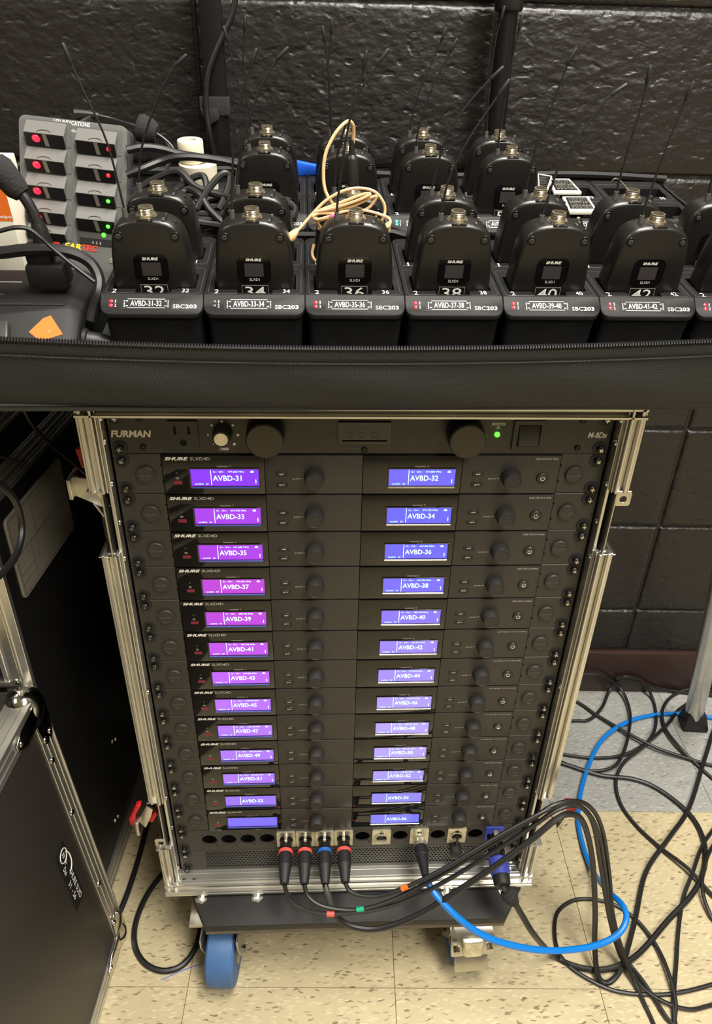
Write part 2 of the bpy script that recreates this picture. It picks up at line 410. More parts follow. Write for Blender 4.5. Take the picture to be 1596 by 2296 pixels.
for z0, z1, y0, y1 in ((-712, -714.5, -19, 0), (-714.5, -718, -23, 0), (-718, -727, -20.5, 0), (-727, -731, -24, 0), (-731, -735, -25, 20)): m.box(-XO, XO, y0, y1, z1, z0)
m.box(-XO + 15, XO - 15, -19, 4, -712.5, -711.6)
rp('edge_extrusion', m, 'aluminium', bevel=0.6, seg=1)
rp('sill', M().box(-252, 252, -19, -.2, -713, -711.8).box(-250, 250, -16, -13, -712, -711.2).box(-250, 250, -6, -4, -712, -711.2), 'aluminium')
for x in (-236, -222, 236):
    rp('rivet', M().lathe((x, -14, -713), (0, -1, 0.4), [(0, 3.4), (1.4, 3), (2.4, 1.2)], 10), 'chrome')
for sx in (-1, 1):
    rp('corner_seam', M().tube([(sx * 263, -21.9, 15), (sx * 245, -23.2, 2)], 0.35, 5), 'hole_black')
# dolly board with cut corners
poly = [(-203, -66), (-230, -14), (-230, 400), (253, 400), (253, -14), (216, -66)]
rp('dolly_board', M().plate(poly, [], lambda a, b, d: (a, b, d), -740, -754), 'wood_black', bevel=1.2)
rp('dolly_plies', M().plate([(x * 0.998, y * 0.998 + .3) for x, y in poly], [], lambda a, b, d: (a, b, d), -754, -761), 'ply_edge')
for x in (-213, -134, 139, 222):
    rp('bolt', M().lathe((x, -26, -740), (0, 0, 1), [(0, 9), (1.2, 9), (1.3, 6), (4, 6), (5.2, 4)], 6), 'steel')
rp('dolly_spacer', bx(-225, 225, 10, 400, -740, -733), 'hole_black')
# casters
def caster(x, ang, wheel_first):
    c = rp('caster', bx(x - 48, x + 48, -52, 58, -768, -761), 'steel', bevel=1)
    R = Matrix.Rotation(ang, 4, 'Z')
    def tr(m):
        q = M(); q.v = [tuple((R @ Vector(p)) + Vector((x, 0, -FL))) for p in m.v]; q.f = m.f; return q
    def sub(name, m, ma, **kw):
        q = tr(m); q.v = [(a - RO[0], b - RO[1], d - RO[2]) for a, b, d in q.v]
        return part(name, q, ma, c, **kw)
    yw = -46 if wheel_first else -30
    prof = [(-20, 20), (-20, 46), (-17, 49.2), (-8, 50), (8, 50), (17, 49.2), (20, 46), (20, 20)]
    sub('wheel', M().lathe((0, yw, 50), (1, 0, 0), prof, 36), 'wheel_blue')
    sub('hub', M().lathe((0, yw, 50), (1, 0, 0), [(-22, 12), (-22, 19), (22, 19), (22, 12)], 20), 'steel')
    for s in (-1, 1):
        pts = [(-34, 117), (30, 117), (26, 92), (10, 42), (-10, 38), (-22, 60), (-34, 96)]
        sub('fork', M().plate(pts, [], lambda a, b, d: (d, a + yw + 8, b), s * 24, s * 27), 'steel', bevel=0.8, seg=1)
    sub('fork_crown', bx(-27, 27, -34, 34, 112, 117), 'steel', bevel=2)
    sub('axle', M().cyl((-31, yw, 50), (31, yw, 50), 6, n=6), 'steel')
    if not wheel_first:
        q = M().loops([[(a * 30, y, z) for a, y, z in ((-1, -40, 117), (1, -40, 117), (1.05, -70, 108), (1.05, -80, 74), (-1.05, -80, 74), (-1.05, -70, 108))],
                       [(a * 30, y, z) for a, y, z in ((-1, -34, 112), (1, -34, 112), (1, -62, 102), (1, -70, 72), (-1, -70, 72), (-1, -62, 102))]])
        sub('brake_cover', q, 'steel', bevel=2)
        sub('brake_boss', M().loops([[(-17, -71, 107), (17, -71, 107), (15, -81, 78), (-15, -81, 78)], [(-13, -78, 105), (13, -78, 105), (11, -86, 82), (-11, -86, 82)]]), 'nickel', bevel=2)
        sub('brake_pedal', M().loops([[(-24, -76, 70), (24, -76, 70), (25, -88, 48), (-25, -88, 48)], [(-24, -72, 66), (24, -72, 66), (25, -83, 42), (-25, -83, 42)]]), 'steel', bevel=1.5)
        for s in (-1, 1): sub('brake_bolt', M().cyl((s * 24, -74, 92), (s * 24, -82, 90), 5, n=6), 'chrome')
caster(-181, math.radians(-4), True)
caster(170, math.radians(3), False)
# latches on the sides
def latch(name_pts, red_pts, steel):
    pass
def slab(pts, d, th):
    """thick plate through world points, thickness along vector d"""
    d = Vector(d).normalized() * th
    return M().loops([[tuple(Vector(p)) for p in pts], [tuple(Vector(p) + d) for p in pts]])
# upper left latch: open steel tongue with red grips behind the edge
lt = rp('latch', slab([(-281, -4, -68), (-266, -4, -70), (-250, -4, -101), (-256, -4, -103), (-282, -4, -89)], (0, 1, 0), 3), 'steel', bevel=0.6)
def lsub(name, m, ma, par, **kw):
    q = M(); q.v = [(x - RO[0], y - RO[1], z - RO[2]) for x, y, z in m.v]; q.f = m.f
    return part(name, q, ma, par, **kw)
lsub('latch_tongue', bx(-285, -281, -14, 12, -88, -66), 'steel', lt, bevel=1)
lsub('red_grip', slab([(-283, 20, -50), (-272, 20, -48), (-268, 20, -70), (-280, 20, -72)], (0, 1, 0), 8), 'red_rubber', lt, bevel=1.5)
lsub('red_grip', slab([(-270, 8, -96), (-252, 8, -108), (-256, 8, -120), (-264, 8, -118)], (0, 1, 0), 8), 'red_rubber', lt, bevel=1.5)
lsub('hook', M().tube([(-266, -2, -98), (-258, -4, -112), (-252, 0, -104)], 1.6, 6), 'steel', lt)
# lower left latch
lt = rp('latch', slab([(-285, -12, -582), (-270, -12, -552), (-262, -12, -560), (-266, -12, -574), (-276, -12, -598)], (0, 1, 0), 6), 'steel', bevel=1)
lsub('red_grip', slab([(-296, -13, -578), (-283, -13, -551), (-276, -13, -550), (-286, -13, -570), (-289, -13, -592), (-295, -13, -592)], (0, 1, 0), 9), 'red_rubber', lt, bevel=1.5)
lsub('red_grip', slab([(-274, -6, -592), (-262, -6, -572), (-260, -6, -580), (-268, -6, -596)], (0, 1, 0), 7), 'red_rubber', lt, bevel=1.5)
lsub('latch_tongue', bx(-289, -283, -18, -4, -606, -580), 'steel', lt, bevel=1)
# upper right keeper eye and lower left keeper eye
for cx, cz, s in ((262, -88, 1), (-259, -628, -1)):
    rp('keeper_eye', M().plate(rrect(cx - 8, cx + 8, cz - 8, cz + 9, 3), [circ(cx, cz, 3.6, 14)], lambda a, b, d: (a, d, b), -14, -12.5), 'steel', bevel=0.4, seg=1)
# lower right latch
lt = rp('latch', slab([(271, -14, -566), (284, -14, -572), (292, -14, -590), (286, -14, -606), (272, -14, -590)], (0, 1, 0), 5), 'steel', bevel=1)
lsub('red_grip', slab([(286, -18, -556), (300, -18, -560), (302, -18, -574), (290, -18, -578), (284, -18, -566)], (0, 1, 0), 9), 'red_rubber', lt, bevel=1.5)
lsub('red_grip', slab([(264, -8, -586), (268, -8, -582), (282, -8, -604), (278, -8, -606)], (0, 1, 0), 6), 'red_rubber', lt, bevel=1)
lsub('latch_tongue', slab([(288, -17, -592), (292, -17, -590), (287, -17, -612), (282, -17, -612)], (0, 1, 0), 12), 'steel', lt, bevel=0.8)

# ------------------------------------------------------------------ rack units
def screw_mesh(r=5.2):
    m = M().lathe((0, 0, 0), (0, -1, 0), [(0, r), (1.4, r), (1.5, r * .8), (4.2, r * .76), (5.4, r * .55)], 16)
    return m.mesh('screw')
SCREW = screw_mesh(); WASH = M().lathe((0, 0, 0), (0, -1, 0), [(0, 7.2), (1.1, 7.2), (1.2, 4.5)], 20).mesh('washer')
CROSS = M().box(-2.2, 2.2, -5.7, -5.3, -.45, .45).box(-.45, .45, -5.7, -5.3, -2.2, 2.2).mesh('drive', smooth=False)
def rack_screw(parent, x, z, y=0, a=0):
    s = part('screw', SCREW, 'screw_black', parent, (x, y, z))
    part('washer', WASH, 'rubber_black', s); part('screw_drive', CROSS, 'chrome', s, rot=(0, a, 0))
# power conditioner on top
pc = thing('power_conditioner', 'black brushed rack power conditioner with two big round knobs, outlet and meter', 'power unit', (0, 0, -UH))
part('chassis', bx(-220, 220, 2.5, 260, 1, 43), 'hole_black', pc)
part('front_panel', bx(-241.3, 241.3, 0, 2.5, 0.3, 44.1), 'brushed_black', pc, bevel=0.4, seg=1)
for x in (-232.5, 232.5):
    for z in (6.35, 38.1): rack_screw(pc, x, z, 0, random.random())
text('FURMAN', 38, 7.2, 'silver_print', pc, (-220.5, -0.15, 21), bold=0.035, shear=0.2)
text('M-8Dx', 19, 6.2, 'silver_print', pc, (228, -0.15, 20.8), bold=0.02, shear=0.15)
ol = part('outlet', M().plate(rrect(-186, -157.5, 5.5, 35, 1), [rrect(-180, -177.6, 21.5, 30, .3), rrect(-167, -164.6, 22, 29.5, .3), circ(-172, 13, 3.4, 14)], lambda a, b, d: (a, d, b), -2.4, 0.4), 'black_plastic', pc, bevel=0.4, seg=1)
part('outlet_slots', bx(-184, -160, -.6, -.4, 7, 33), 'hole_black', ol)
text('SWITCHED OUTLET', 21, 2.8, 'white_print', pc, (-172, -0.15, 39.2), bold=0.01)
text('LIGHTS', 8, 2.8, 'white_print', pc, (-134.5, -0.15, 38.4), bold=0.01)
text('DIMMER', 9, 2.8, 'white_print', pc, (-134, -0.15, 5.2), bold=0.01)
for (x, z), r in zip(((-144.3, 30), (-148.5, 20), (-144.1, 10.4), (-134.5, 33.9), (-124.5, 30), (-120.3, 20), (-124.2, 10.4)), (1.1, .8, .6, 1.2, 1.2, 1.4, 1.3)):
    part('dot', M().lathe((x, 0, z), (0, -1, 0), [(0, r), (.15, r)], 12), 'white_print', pc)
kn = part('dimmer_knob', M().lathe((-134.5, 0, 22), (0, -1, 0), [(0, 9.5), (3, 9.5), (4, 9), (13, 8), (14, 7.4)], 28), 'knob_rubber', pc)
part('knob_face', M().lathe((-134.5, -14, 22), (0, -1, 0), [(0, 6.6), (.6, 6.4)], 24), 'nickel', kn)
for x in (-93.5, 96.5):
    k = part('light_knob', M().lathe((x, 0, 24), (0, -1, 0), [(0, 18.2), (2, 18.4), (20, 18), (21.5, 17.6), (22, 16.6)], 48), 'gloss_black' if 0 else 'knob_metal', pc)
    part('knob_face', M().lathe((x, -22, 24), (0, -1, 0), [(0, 16.4), (.3, 16.2)], 40), 'knob_face', k)
mt = part('volt_meter', M().plate(rrect(-25, 25.5, 11.5, 34.5, .8), [rrect(-21, 22, 14.5, 31.5, .5)], lambda a, b, d: (a, d, b), -2.6, 0), 'gloss_black', pc, bevel=0.3, seg=1)
part('meter_glass', bx(-21.2, 22.2, -.8, -.2, 14.3, 31.7), 'gloss_black', mt)
for dx in (-13, -1.5, 10):
    for sx, sz, hz in ((0, 27.5, 0), (0, 23, 0), (0, 18.5, 0), (-3.6, 25.3, 1), (3.6, 25.3, 1), (-3.6, 20.7, 1), (3.6, 20.7, 1)):
        part('segment', bx(dx + sx - (.5 if hz else 2.8), dx + sx + (.5 if hz else 2.8), -.95, -.85, sz - (1.8 if hz else .5), sz + (1.8 if hz else .5)), 'segment_off', mt, smooth=False)
text('VOLTAGE METER', 17, 2.8, 'white_print', pc, (0, -0.15, 38.2), bold=0.01)
text('PROTECTION', 13, 2.9, 'white_print', pc, (129, -0.15, 32.2), bold=0.01, shear=.15)
text('OK', 3.4, 2.9, 'white_print', pc, (129, -0.15, 28.6), bold=0.01, shear=.15)
text('POWER-ON', 12, 2.6, 'white_print', pc, (159.5, -0.15, 38.6), bold=0.01, shear=.15)
part('protection_light', M().lathe((128.7, 0, 21.5), (0, -1, 0), [(0, 2.6), (1.6, 2.5), (2.6, 1.4)], 16), 'green_led', pc)
sw = part('power_switch', M().plate(rrect(144, 174.5, 6, 37, .8), [rrect(148.5, 170.5, 10, 32.5, .6)], lambda a, b, d: (a, d, b), -3, 0), 'black_plastic', pc, bevel=0.4, seg=1)
part('rocker', M().loops([[(149, -1, 10.4), (170, -1, 10.4), (170, -1, 32), (149, -1, 32)], [(149.6, -5, 11), (169.4, -5, 11), (169.4, -2, 31.6), (149.6, -2, 31.6)]]), 'black_plastic', sw, bevel=0.5)
for x, z in ((-211, 36.5), (-211, 7), (210.4, 36), (210.2, 6.8), (.9, 4.4)):
    part('allen_screw', M().lathe((x, 0, z), (0, -1, 0), [(0, 3.2), (1.6, 3.1), (2.4, 2.4), (2.45, 1.2), (1.6, 1.1)], 12), 'screw_black', pc)

# thirteen dual receivers
EAR_L = M().plate([(-241.3, .3), (-195.6, .3), (-195.6, 12), (-197.2, 13), (-197.2, 14.4), (-195.6, 15), (-195.6, 30), (-197.2, 31), (-197.2, 32.4), (-195.6, 33), (-195.6, 44.1), (-241.3, 44.1)], [], lambda a, b, d: (a, d, b), 0, 3).mesh('ear', bevel=.5, seg=1)
EAR_R = M().plate([(241.3, .3), (196.2, .3), (196.2, 12), (197.8, 13), (197.8, 14.4), (196.2, 15), (196.2, 30), (197.8, 31), (197.8, 32.4), (196.2, 33), (196.2, 44.1), (241.3, 44.1)], [], lambda a, b, d: (a, d, b), 0, 3).mesh('ear', bevel=.5, seg=1)
CAP = M().lathe((0, 0, 0), (0, -1, 0), [(0, 9.4), (2.2, 9.3), (3, 8.6), (3.05, 7.6), (2.5, 7.4)], 32).mesh('antenna_cap')
BODY = bx(-195, 195.8, 0.5, 240, .6, 43.9).mesh('housing')
PANELS = [bx(a, b, -2, .5, .9, 43.6).mesh('panel', bevel=.7, seg=2) for a, b in ((-194.8, -96.4), (-96.1, -.5), (-.2, 97.8), (98.1, 195.6))]
BUTTON = M().loops([[(-5.6, 0, -2), (5.6, 0, -2), (5.6, 0, 2), (-5.6, 0, 2)], [(-5.6, -1.6, -2), (5.6, -1.6, -2), (5.6, -.5, 2), (-5.6, -.5, 2)]]).mesh('button', bevel=.3, seg=1)
KNOB = M().lathe((0, 0, 0), (0, -1, 0), [(0, 10), (2, 10.2), (11, 9.2), (12.5, 8.6), (12.8, 7.4), (12.3, 7)], 32).mesh('knob')
PWR = M().lathe((0, 0, 0), (0, -1, 0), [(0, 6), (1.2, 6), (1.8, 5.4), (1.5, 4.6)], 28).mesh('power_button')
PICON = M().tube([(2.1 * math.sin(t), -1.75, 2.1 * math.cos(t)) for t in [0.7 + i * (2 * math.pi - 1.4) / 12 for i in range(13)]], .28, 5).tube([(0, -1.75, .4), (0, -1.75, 2.7)], .28, 5).mesh('power_symbol')
FRAME = M().plate(rrect(-34.6, 34.6, -11.6, 10.8, .6), [rrect(-33.2, 33.2, -9, 9.8, .4)], lambda a, b, d: (a, d, b), -.9, 0).mesh('bezel', bevel=.2, seg=1)
SILL = M().loops([[(-33.4, .0, -9), (33.4, .0, -9), (33.4, .0, -11), (-33.4, .0, -11)], [(-33.2, -1.6, -10.2), (33.2, -1.6, -10.2), (33.2, -1.6, -11.2), (-33.2, -1.6, -11.2)]]).mesh('screen_sill')
LCD = bx(-33, 33, -.3, 0, -9, 9.6).mesh('screen', smooth=False)
FRQ = ['477.650', '471.800', '472.925', '475.725', '511.600', '492.000', '493.525', '496.700', '498.725', '505.900', '562.925', '566.175', '569.825', '571.825', '579.975', '574.675', '576.175', '580.475', '584.575', '588.125', '481.350', '486.200', '488.575', '490.475', '', '495.325']
for k in range(13):
    a, b = 31 + 2 * k, 32 + 2 * k
    z0 = -UH * (k + 2)
    where = ['directly under the power conditioner', 'second in the stack', 'third in the stack', 'fourth in the stack', 'fifth in the stack', 'sixth in the stack', 'seventh, middle of the stack', 'sixth from the bottom', 'fifth from the bottom', 'fourth from the bottom', 'third from the bottom', 'second from the bottom', 'lowest, just above the connector panel'][k]
    rc = thing('wireless_receiver', 'black dual receiver %sshowing %s AVBD-%d, %s' % ('' , ('AVBD-%d and' % a) if k < 12 else 'with blank left screen and', b, where), 'receiver', (0, 0, z0), 'wireless receivers stacked in the rack')
    part('housing', BODY, 'hole_black', rc)
    ears = []
    for me, sx, cx in ((EAR_L, -1, -212), (EAR_R, 1, 212.2)):
        e = part('ear', me, 'ear_plastic', rc)
        cp = part('antenna_cap', CAP, 'ear_plastic', e, (cx, 0, 22))
        text('SHURE', 12.5, 2.6, 'boot_grey', e, (cx, -3.1, 22), bold=.03, shear=.15)
        for z in (6.35, 38.1): rack_screw(rc, sx * 232.55, z, 0, random.random() * 1.5)
    ps = [part('panel', me, ma, rc) for me, ma in zip(PANELS, ('gloss_black', 'panel_matte', 'gloss_black', 'panel_matte'))]
    text('SHURE', 22.6, 3.6, 'silver_print', rc, (-180.7, -2.15, 40.1), bold=.045, shear=.25)
    text('SLXD4D', 19.5, 3.3, 'grey_print', rc, (-157.8, -2.15, 40.1), bold=.004)
    text('receiver 1', 13, 2.2, 'grey_print', rc, (-136, -2.15, 32)); text('receiver 2', 13, 2.2, 'grey_print', rc, (58, -2.15, 32))
    text('IR', 3.2, 2.2, 'grey_print', rc, (-181.5, -2.15, 18.8))
    part('sensor_dot', M().lathe((-181.7, -2, 24.4), (0, -1, 0), [(0, 1), (.15, 1)], 12), 'grey_wedge', rc)
    part('infrared_window', bx(-185.6, -177.2, -2.2, -1.9, 11.8, 15.8), 'dim_red', rc)
    text('G58 470-514 MHz' if k < 5 or k >= 10 else 'J52 558-602 / 614-616 MHz', 23 if k < 5 or k >= 10 else 33, 2.3, 'grey_print', rc, (181.5 if k < 5 or k >= 10 else 176.5, -2.15, 40.2), shear=.2)
    for cx, n, px, ser in ((-135.4, a, 0, 'lcd_left_%d' % k), (58.8, b, 1, 'lcd_right_%d' % k)):
        sc = part('screen', LCD, ser, rc, (cx, -2.1, 19.3))
        part('bezel', FRAME, 'gloss_black', sc, (0, -.1, 0)); part('screen_sill', SILL, 'powercon_blue' if px == 0 else 'steel', sc)  # left sill coloured blue: the bezel edge's reflection put into its colour
        if k == 12 and px == 0: continue
        text('AVBD-%d' % n, 28, 6.0, 'lcd_text', sc, (2.2, -.38, -.4), bold=.012)
        part('divider', bx(-13.7, -13.1, -.4, -.3, -8, 9), 'lcd_text', sc, smooth=False)
        if k < 11:
            text('G:--  CH:--', 11, 1.9, 'lcd_text', sc, (-5.6, -.38, 6.8)); text(FRQ[2 * k + px] + ' MHz', 15.6, 1.9, 'lcd_text', sc, (11, -.38, 6.8))
            text('AUDIO   RF', 13.5, 1.7, 'lcd_text', sc, (-23, -.38, -7))
            part('icon', bx(25, 28.4, -.4, -.3, 5.9, 7.2).box(26, 27.4, -.4, -.3, 7.2, 8.2), 'lcd_text', sc, smooth=False)
            part('battery_bar', bx(29.6, 30.4, -.4, -.3, -6.2, -2), 'lcd_text', sc, smooth=False)
    for cx in (-80, 114.4):
        for s, z in (('exit', 24), ('sync', 11.6)):
            bt = part('button', BUTTON, 'black_plastic', rc, (cx, -2, z)); text(s, 4.4 if s == 'exit' else 5.4, 1.9, 'white_print', bt, (0, -1.35, -.1))
        text('push', 7.2, 2.2, 'grey_print', rc, (cx + 14.6, -2.15, 18)); part('tick', bx(cx + 19.6, cx + 21.6, -2.15, -2, 18, 18.4), 'grey_print', rc, smooth=False)
    for cx in (-48, 147.3):
        part('knob', KNOB, 'knob_rubber', rc, (cx, -2, 20.5))
    pb = part('power_button', PWR, 'black_plastic', rc, (179.8, -2, 18.8)); part('power_symbol', PICON, 'white_print', pb)

# connector panel
zc = -UH * 15
cp = thing('connector_panel', 'black rack connector panel with round cutouts and silver sockets under the receivers', 'patch panel', (0, 0, zc))
xs = [-197 + 26.55 * i for i in range(16)]
holes = [circ(x, 22.6, 10.6, 24) for i, x in enumerate(xs) if i in (0, 1, 2, 3, 8, 10, 12, 14)]
part('front_panel', M().plate([(-241.3, .3), (241.3, .3), (241.3, 44.1), (-241.3, 44.1)], holes, lambda a, b, d: (a, d, b), 0, 2.5), 'panel_matte', cp)
part('dark_interior', bx(-218, 218, 40, 42, 1, 43), 'hole_black', cp)
for x in (-232.5, 232.5):
    for z in (6.35, 38.1): rack_screw(cp, x, z, 0, random.random())
for i, x in enumerate(xs):
    if i in (0, 1, 2, 3, 8, 10, 12, 14):
        for sx, sz in ((-9.5, 9.5), (9.5, -9.5)):
            part('mounting_hole', M().lathe((x + sx, 0, 22.6 + sz * 1.2), (0, -1, 0), [(0, 1.5), (.1, 1.5)], 10), 'hole_black', cp)
        continue
    ma = 'powercon_blue' if i == 15 else 'nickel'
    s = part('socket', M().plate(rrect(x - 13, x + 13, 7, 38.4, 1), [circ(x, 22, 9.4, 24)], lambda a, b, d: (a, d, b), -2.4, 0), ma, cp, bevel=.4, seg=1)
    part('socket_ring', M().lathe((x, 0, 22), (0, -1, 0), [(0, 9.4), (4, 9.2), (4, 7.6), (0, 7.6)], 24, False, False), 'screw_black' if i < 8 else ma, s)
    part('socket_core', M().lathe((x, 6, 22), (0, -1, 0), [(0, 9.5), (1, 9.5)], 20), 'hole_black', s)
    if 4 <= i < 8: text('OUT %d' % (8 - i), 11, 2.4, 'label_black', s, (x, -2.55, 35.4), bold=.01)
    if i in (9, 11, 13):
        text('BAC'[(i - 9) // 2], 2.2, 2.4, 'label_black', s, (x, -2.55, 35.4))
        part('jack', bx(x - 6, x + 6, -1, 5, 16, 26), 'hole_black', s); part('jack_tab', bx(x - 3, x + 3, -3.4, 0, 26, 33), 'screw_black', s, bevel=.5)
# perforated vent panel
zv = -UH * 16
vp = thing('vent_panel', 'black perforated vent panel at the very bottom of the rack', 'vent panel', (0, 0, zv))
fr = M().plate([(-241.3, .3), (241.3, .3), (241.3, 44.1), (-241.3, 44.1)], [[(-205, 5), (205, 5), (205, 39.5), (-205, 39.5)]], lambda a, b, d: (a, d, b), 0, 2)
part('front_panel', fr, 'panel_matte', vp)
hx = M(); P_ = 5.0; nrow = 8
for r_ in range(nrow):
    z = 7.2 + r_ * P_ * .866
    for c_ in range(83):
        x = -205 + (c_ + (.5 if r_ % 2 else 0)) * P_
        o = [(x + P_ * .58 * math.sin(math.pi / 3 * i), 0.6, z + P_ * .58 * math.cos(math.pi / 3 * i)) for i in range(6)]
        q = [(x + 1.75 * math.sin(math.pi / 3 * i), 0.6, z + 1.75 * math.cos(math.pi / 3 * i)) for i in range(6)]
        q2 = [(a_, 2.0, c2) for a_, _, c2 in q]
        hx.loops([o, q, q2], False, False)
pm = part('perforated_mesh', hx, 'panel_matte', vp, smooth=False); pm['kind'] = 'stuff'
part('dark_interior', bx(-214, 214, 30, 32, 1, 43), 'hole_black', vp)
for x in (-232.5, 232.5):
    for z in (6.35, 38.1): rack_screw(vp, x, z, 0, random.random())

# ------------------------------------------------------------------ sloping table and the open zip bag that holds the chargers
TM = Matrix(((0.999866, -0.016159, 0.002508, -0.183781), (0.016352, 0.986688, -0.161798, -0.000015), (0.00014, 0.161818, 0.986821, 0.154808 + FL / 1000), (0, 0, 0, 1)))
def tmx(x, y, z): return TM @ Matrix.Translation((x / 1000, y / 1000, z / 1000))
def tw(p): v = TM @ Vector((p[0] / 1000, p[1] / 1000, p[2] / 1000)); return (v.x * 1000, v.y * 1000, v.z * 1000 - FL)
ZF = -110.0                      # inside floor of the bag
BX0, BX1, BY0, BY1 = -232.0, 588.0, -86.0, 352.0
tb = thing('sloping_table', 'sloping black table with a splayed silver leg on a rubber foot', 'table', mtx=tmx(180, 130, ZF - 16))
part('table_top', bx(BX0 + 8 - 180, BX1 - 8 - 180, BY0 + 46 - 130, BY1 - 5 - 130, 0, 13), 'laminate', tb, bevel=2)
TI = TM.inverted()
def in_table(p): v = TI @ Vector((p[0] / 1000, p[1] / 1000, (p[2] + FL) / 1000)); return (v.x * 1000 - 180, v.y * 1000 - 130, v.z * 1000 - ZF + 16)
foot = (730.6, 408.0, -876.0); knee = (415.0, 60.0, 40.0)
fd = (Vector(knee) - Vector(foot)).normalized()
part('leg', M().cyl(in_table(tuple(Vector(foot) + fd * 46)), in_table(knee), 17.5, n=20), 'aluminium', tb)
part('rubber_foot', M().loops([[in_table((foot[0] + a, foot[1] + b, foot[2] + c)) for a, b in ((-26, -20), (24, -24), (28, 16), (-22, 20))] for c in (-9, 0)] + [[in_table(tuple(Vector(foot) + fd * 62 + Vector((a, b, 0)))) for a, b in ((-20, -16), (18, -18), (21, 14), (-17, 16))]]), 'rubber_black', tb, bevel=3)
bag = thing('zip_bag', 'open black nylon zip bag lying flat under the chargers', 'bag', mtx=tmx(180, 130, ZF - 3))
def bp(name, m, ma, **kw):
    q = M(); q.v = [(x - 180, y - 130, z - ZF + 3) for x, y, z in m.v]; q.f = m.f
    return part(name, q, ma, bag, **kw)
def rim(x):                       # height of the front rim sags in the middle
    t = (x - 175) / 300.0; return -53.0 + 8.5 * min(1.6, t * t)
def lowr(x): return -113.0 + 7 * max(0, (150 - x) / 280.0) ** 1.2 if x < 150 else -113.0
NX = 90
xs_ = [BX0 + (BX1 - BX0) * i / NX for i in range(NX + 1)]
def sheet(rows, th):
    """thick cloth: rows of points, offset inward"""
    m = M(); n = len(rows[0]); k = len(rows)
    vs = [p for r in rows for p in r]; vs2 = [(x, y + th, z) for x, y, z in vs]
    fs = []
    for a in range(k - 1):
        for i in range(n - 1):
            q = (a * n + i, a * n + i + 1, (a + 1) * n + i + 1, (a + 1) * n + i); fs.append(q); fs.append(tuple(j + k * n for j in reversed(q)))
    for i in range(n - 1):
        fs.append((i, i + 1, k * n + i + 1, k * n + i)); o = (k - 1) * n; fs.append((o + i + 1, o + i, k * n + o + i, k * n + o + i + 1))
    return m.add(vs + vs2, fs)
rows = []
for j in range(9):
    t = j / 8; row = []
    for x in xs_:
        zb, zt = lowr(x), rim(x) - 12
        bul = 3.5 * math.sin(math.pi * t) + 1.3 * math.sin(x / 31 + 3 * t) * math.sin(math.pi * t)
        row.append((x, BY0 - 2 - bul + (3 if j == 0 else 0), zb + (zt - zb) * t))
    rows.append(row)
bp('front_panel', sheet(rows, 3), 'nylon', ang=60)
bp('zip_tape', sheet([[(x, BY0 - 2.8, rim(x) - 13.5) for x in xs_], [(x, BY0 - 3.6, rim(x) - 8) for x in xs_], [(x, BY0 - 2, rim(x) - 2.5) for x in xs_]], 3.4), 'zip_tape', ang=60)
bp('seam_cord', M().tube([(x, BY0 - 4.2, rim(x) - 13.4) for x in xs_], .8, 5), 'nylon')
zt = M(); x = BX0
while x < BX1:
    z = rim(x); zt.add([(x, BY0 - 3.4, z - 3.2), (x + 1.3, BY0 - 3.4, z - 3.2), (x + 1.5, BY0 - 4.8, z - .6), (x + .2, BY0 - 4.8, z - .6), (x + 1.7, BY0 - 2.8, z + .7), (x + .4, BY0 - 2.8, z + .7), (x + .3, BY0 + 1, z + .0), (x + 1.6, BY0 + 1, z + .0)],
                       [(0, 1, 2, 3), (3, 2, 4, 5), (5, 4, 7, 6), (0, 3, 5, 6), (1, 7, 4, 2)]); x += 2.25
z_ = bp('zip_teeth', zt, 'label_black', ang=50); z_['kind'] = 'stuff'
bp('bag_floor', bx(BX0, BX1, BY0, BY1, ZF - 3, ZF), 'fabric_inner')
xr = [BX0 + (BX1 - BX0) * i / 40 for i in range(41)]
bp('rear_panel', sheet([[(x, BY1 + (0 if j else 2), ZF - 3 + (62 + 2.5 * math.sin(x / 60)) * j / 4) for x in xr] for j in range(5)], 3), 'nylon', ang=60)
bp('zip_tape', M().tube([(x, BY1, ZF + 61 + 2.5 * math.sin(x / 60)) for x in xr], [4.2] * 41, 6), 'zip_tape')
for sx, X in ((-1, BX0), (1, BX1)):
    ys = [BY0 + (BY1 - BY0) * i / 20 for i in range(21)]; m = M()
    m.loops([[(X - 1.5, y, ZF - 3), (X + 1.5, y, ZF - 3), (X + 1.5, y, ZF + 56 + 4 * math.sin(y / 70)), (X - 1.5, y, ZF + 56 + 4 * math.sin(y / 70))] for y in ys])
    bp('side_panel', m, 'nylon', ang=60)

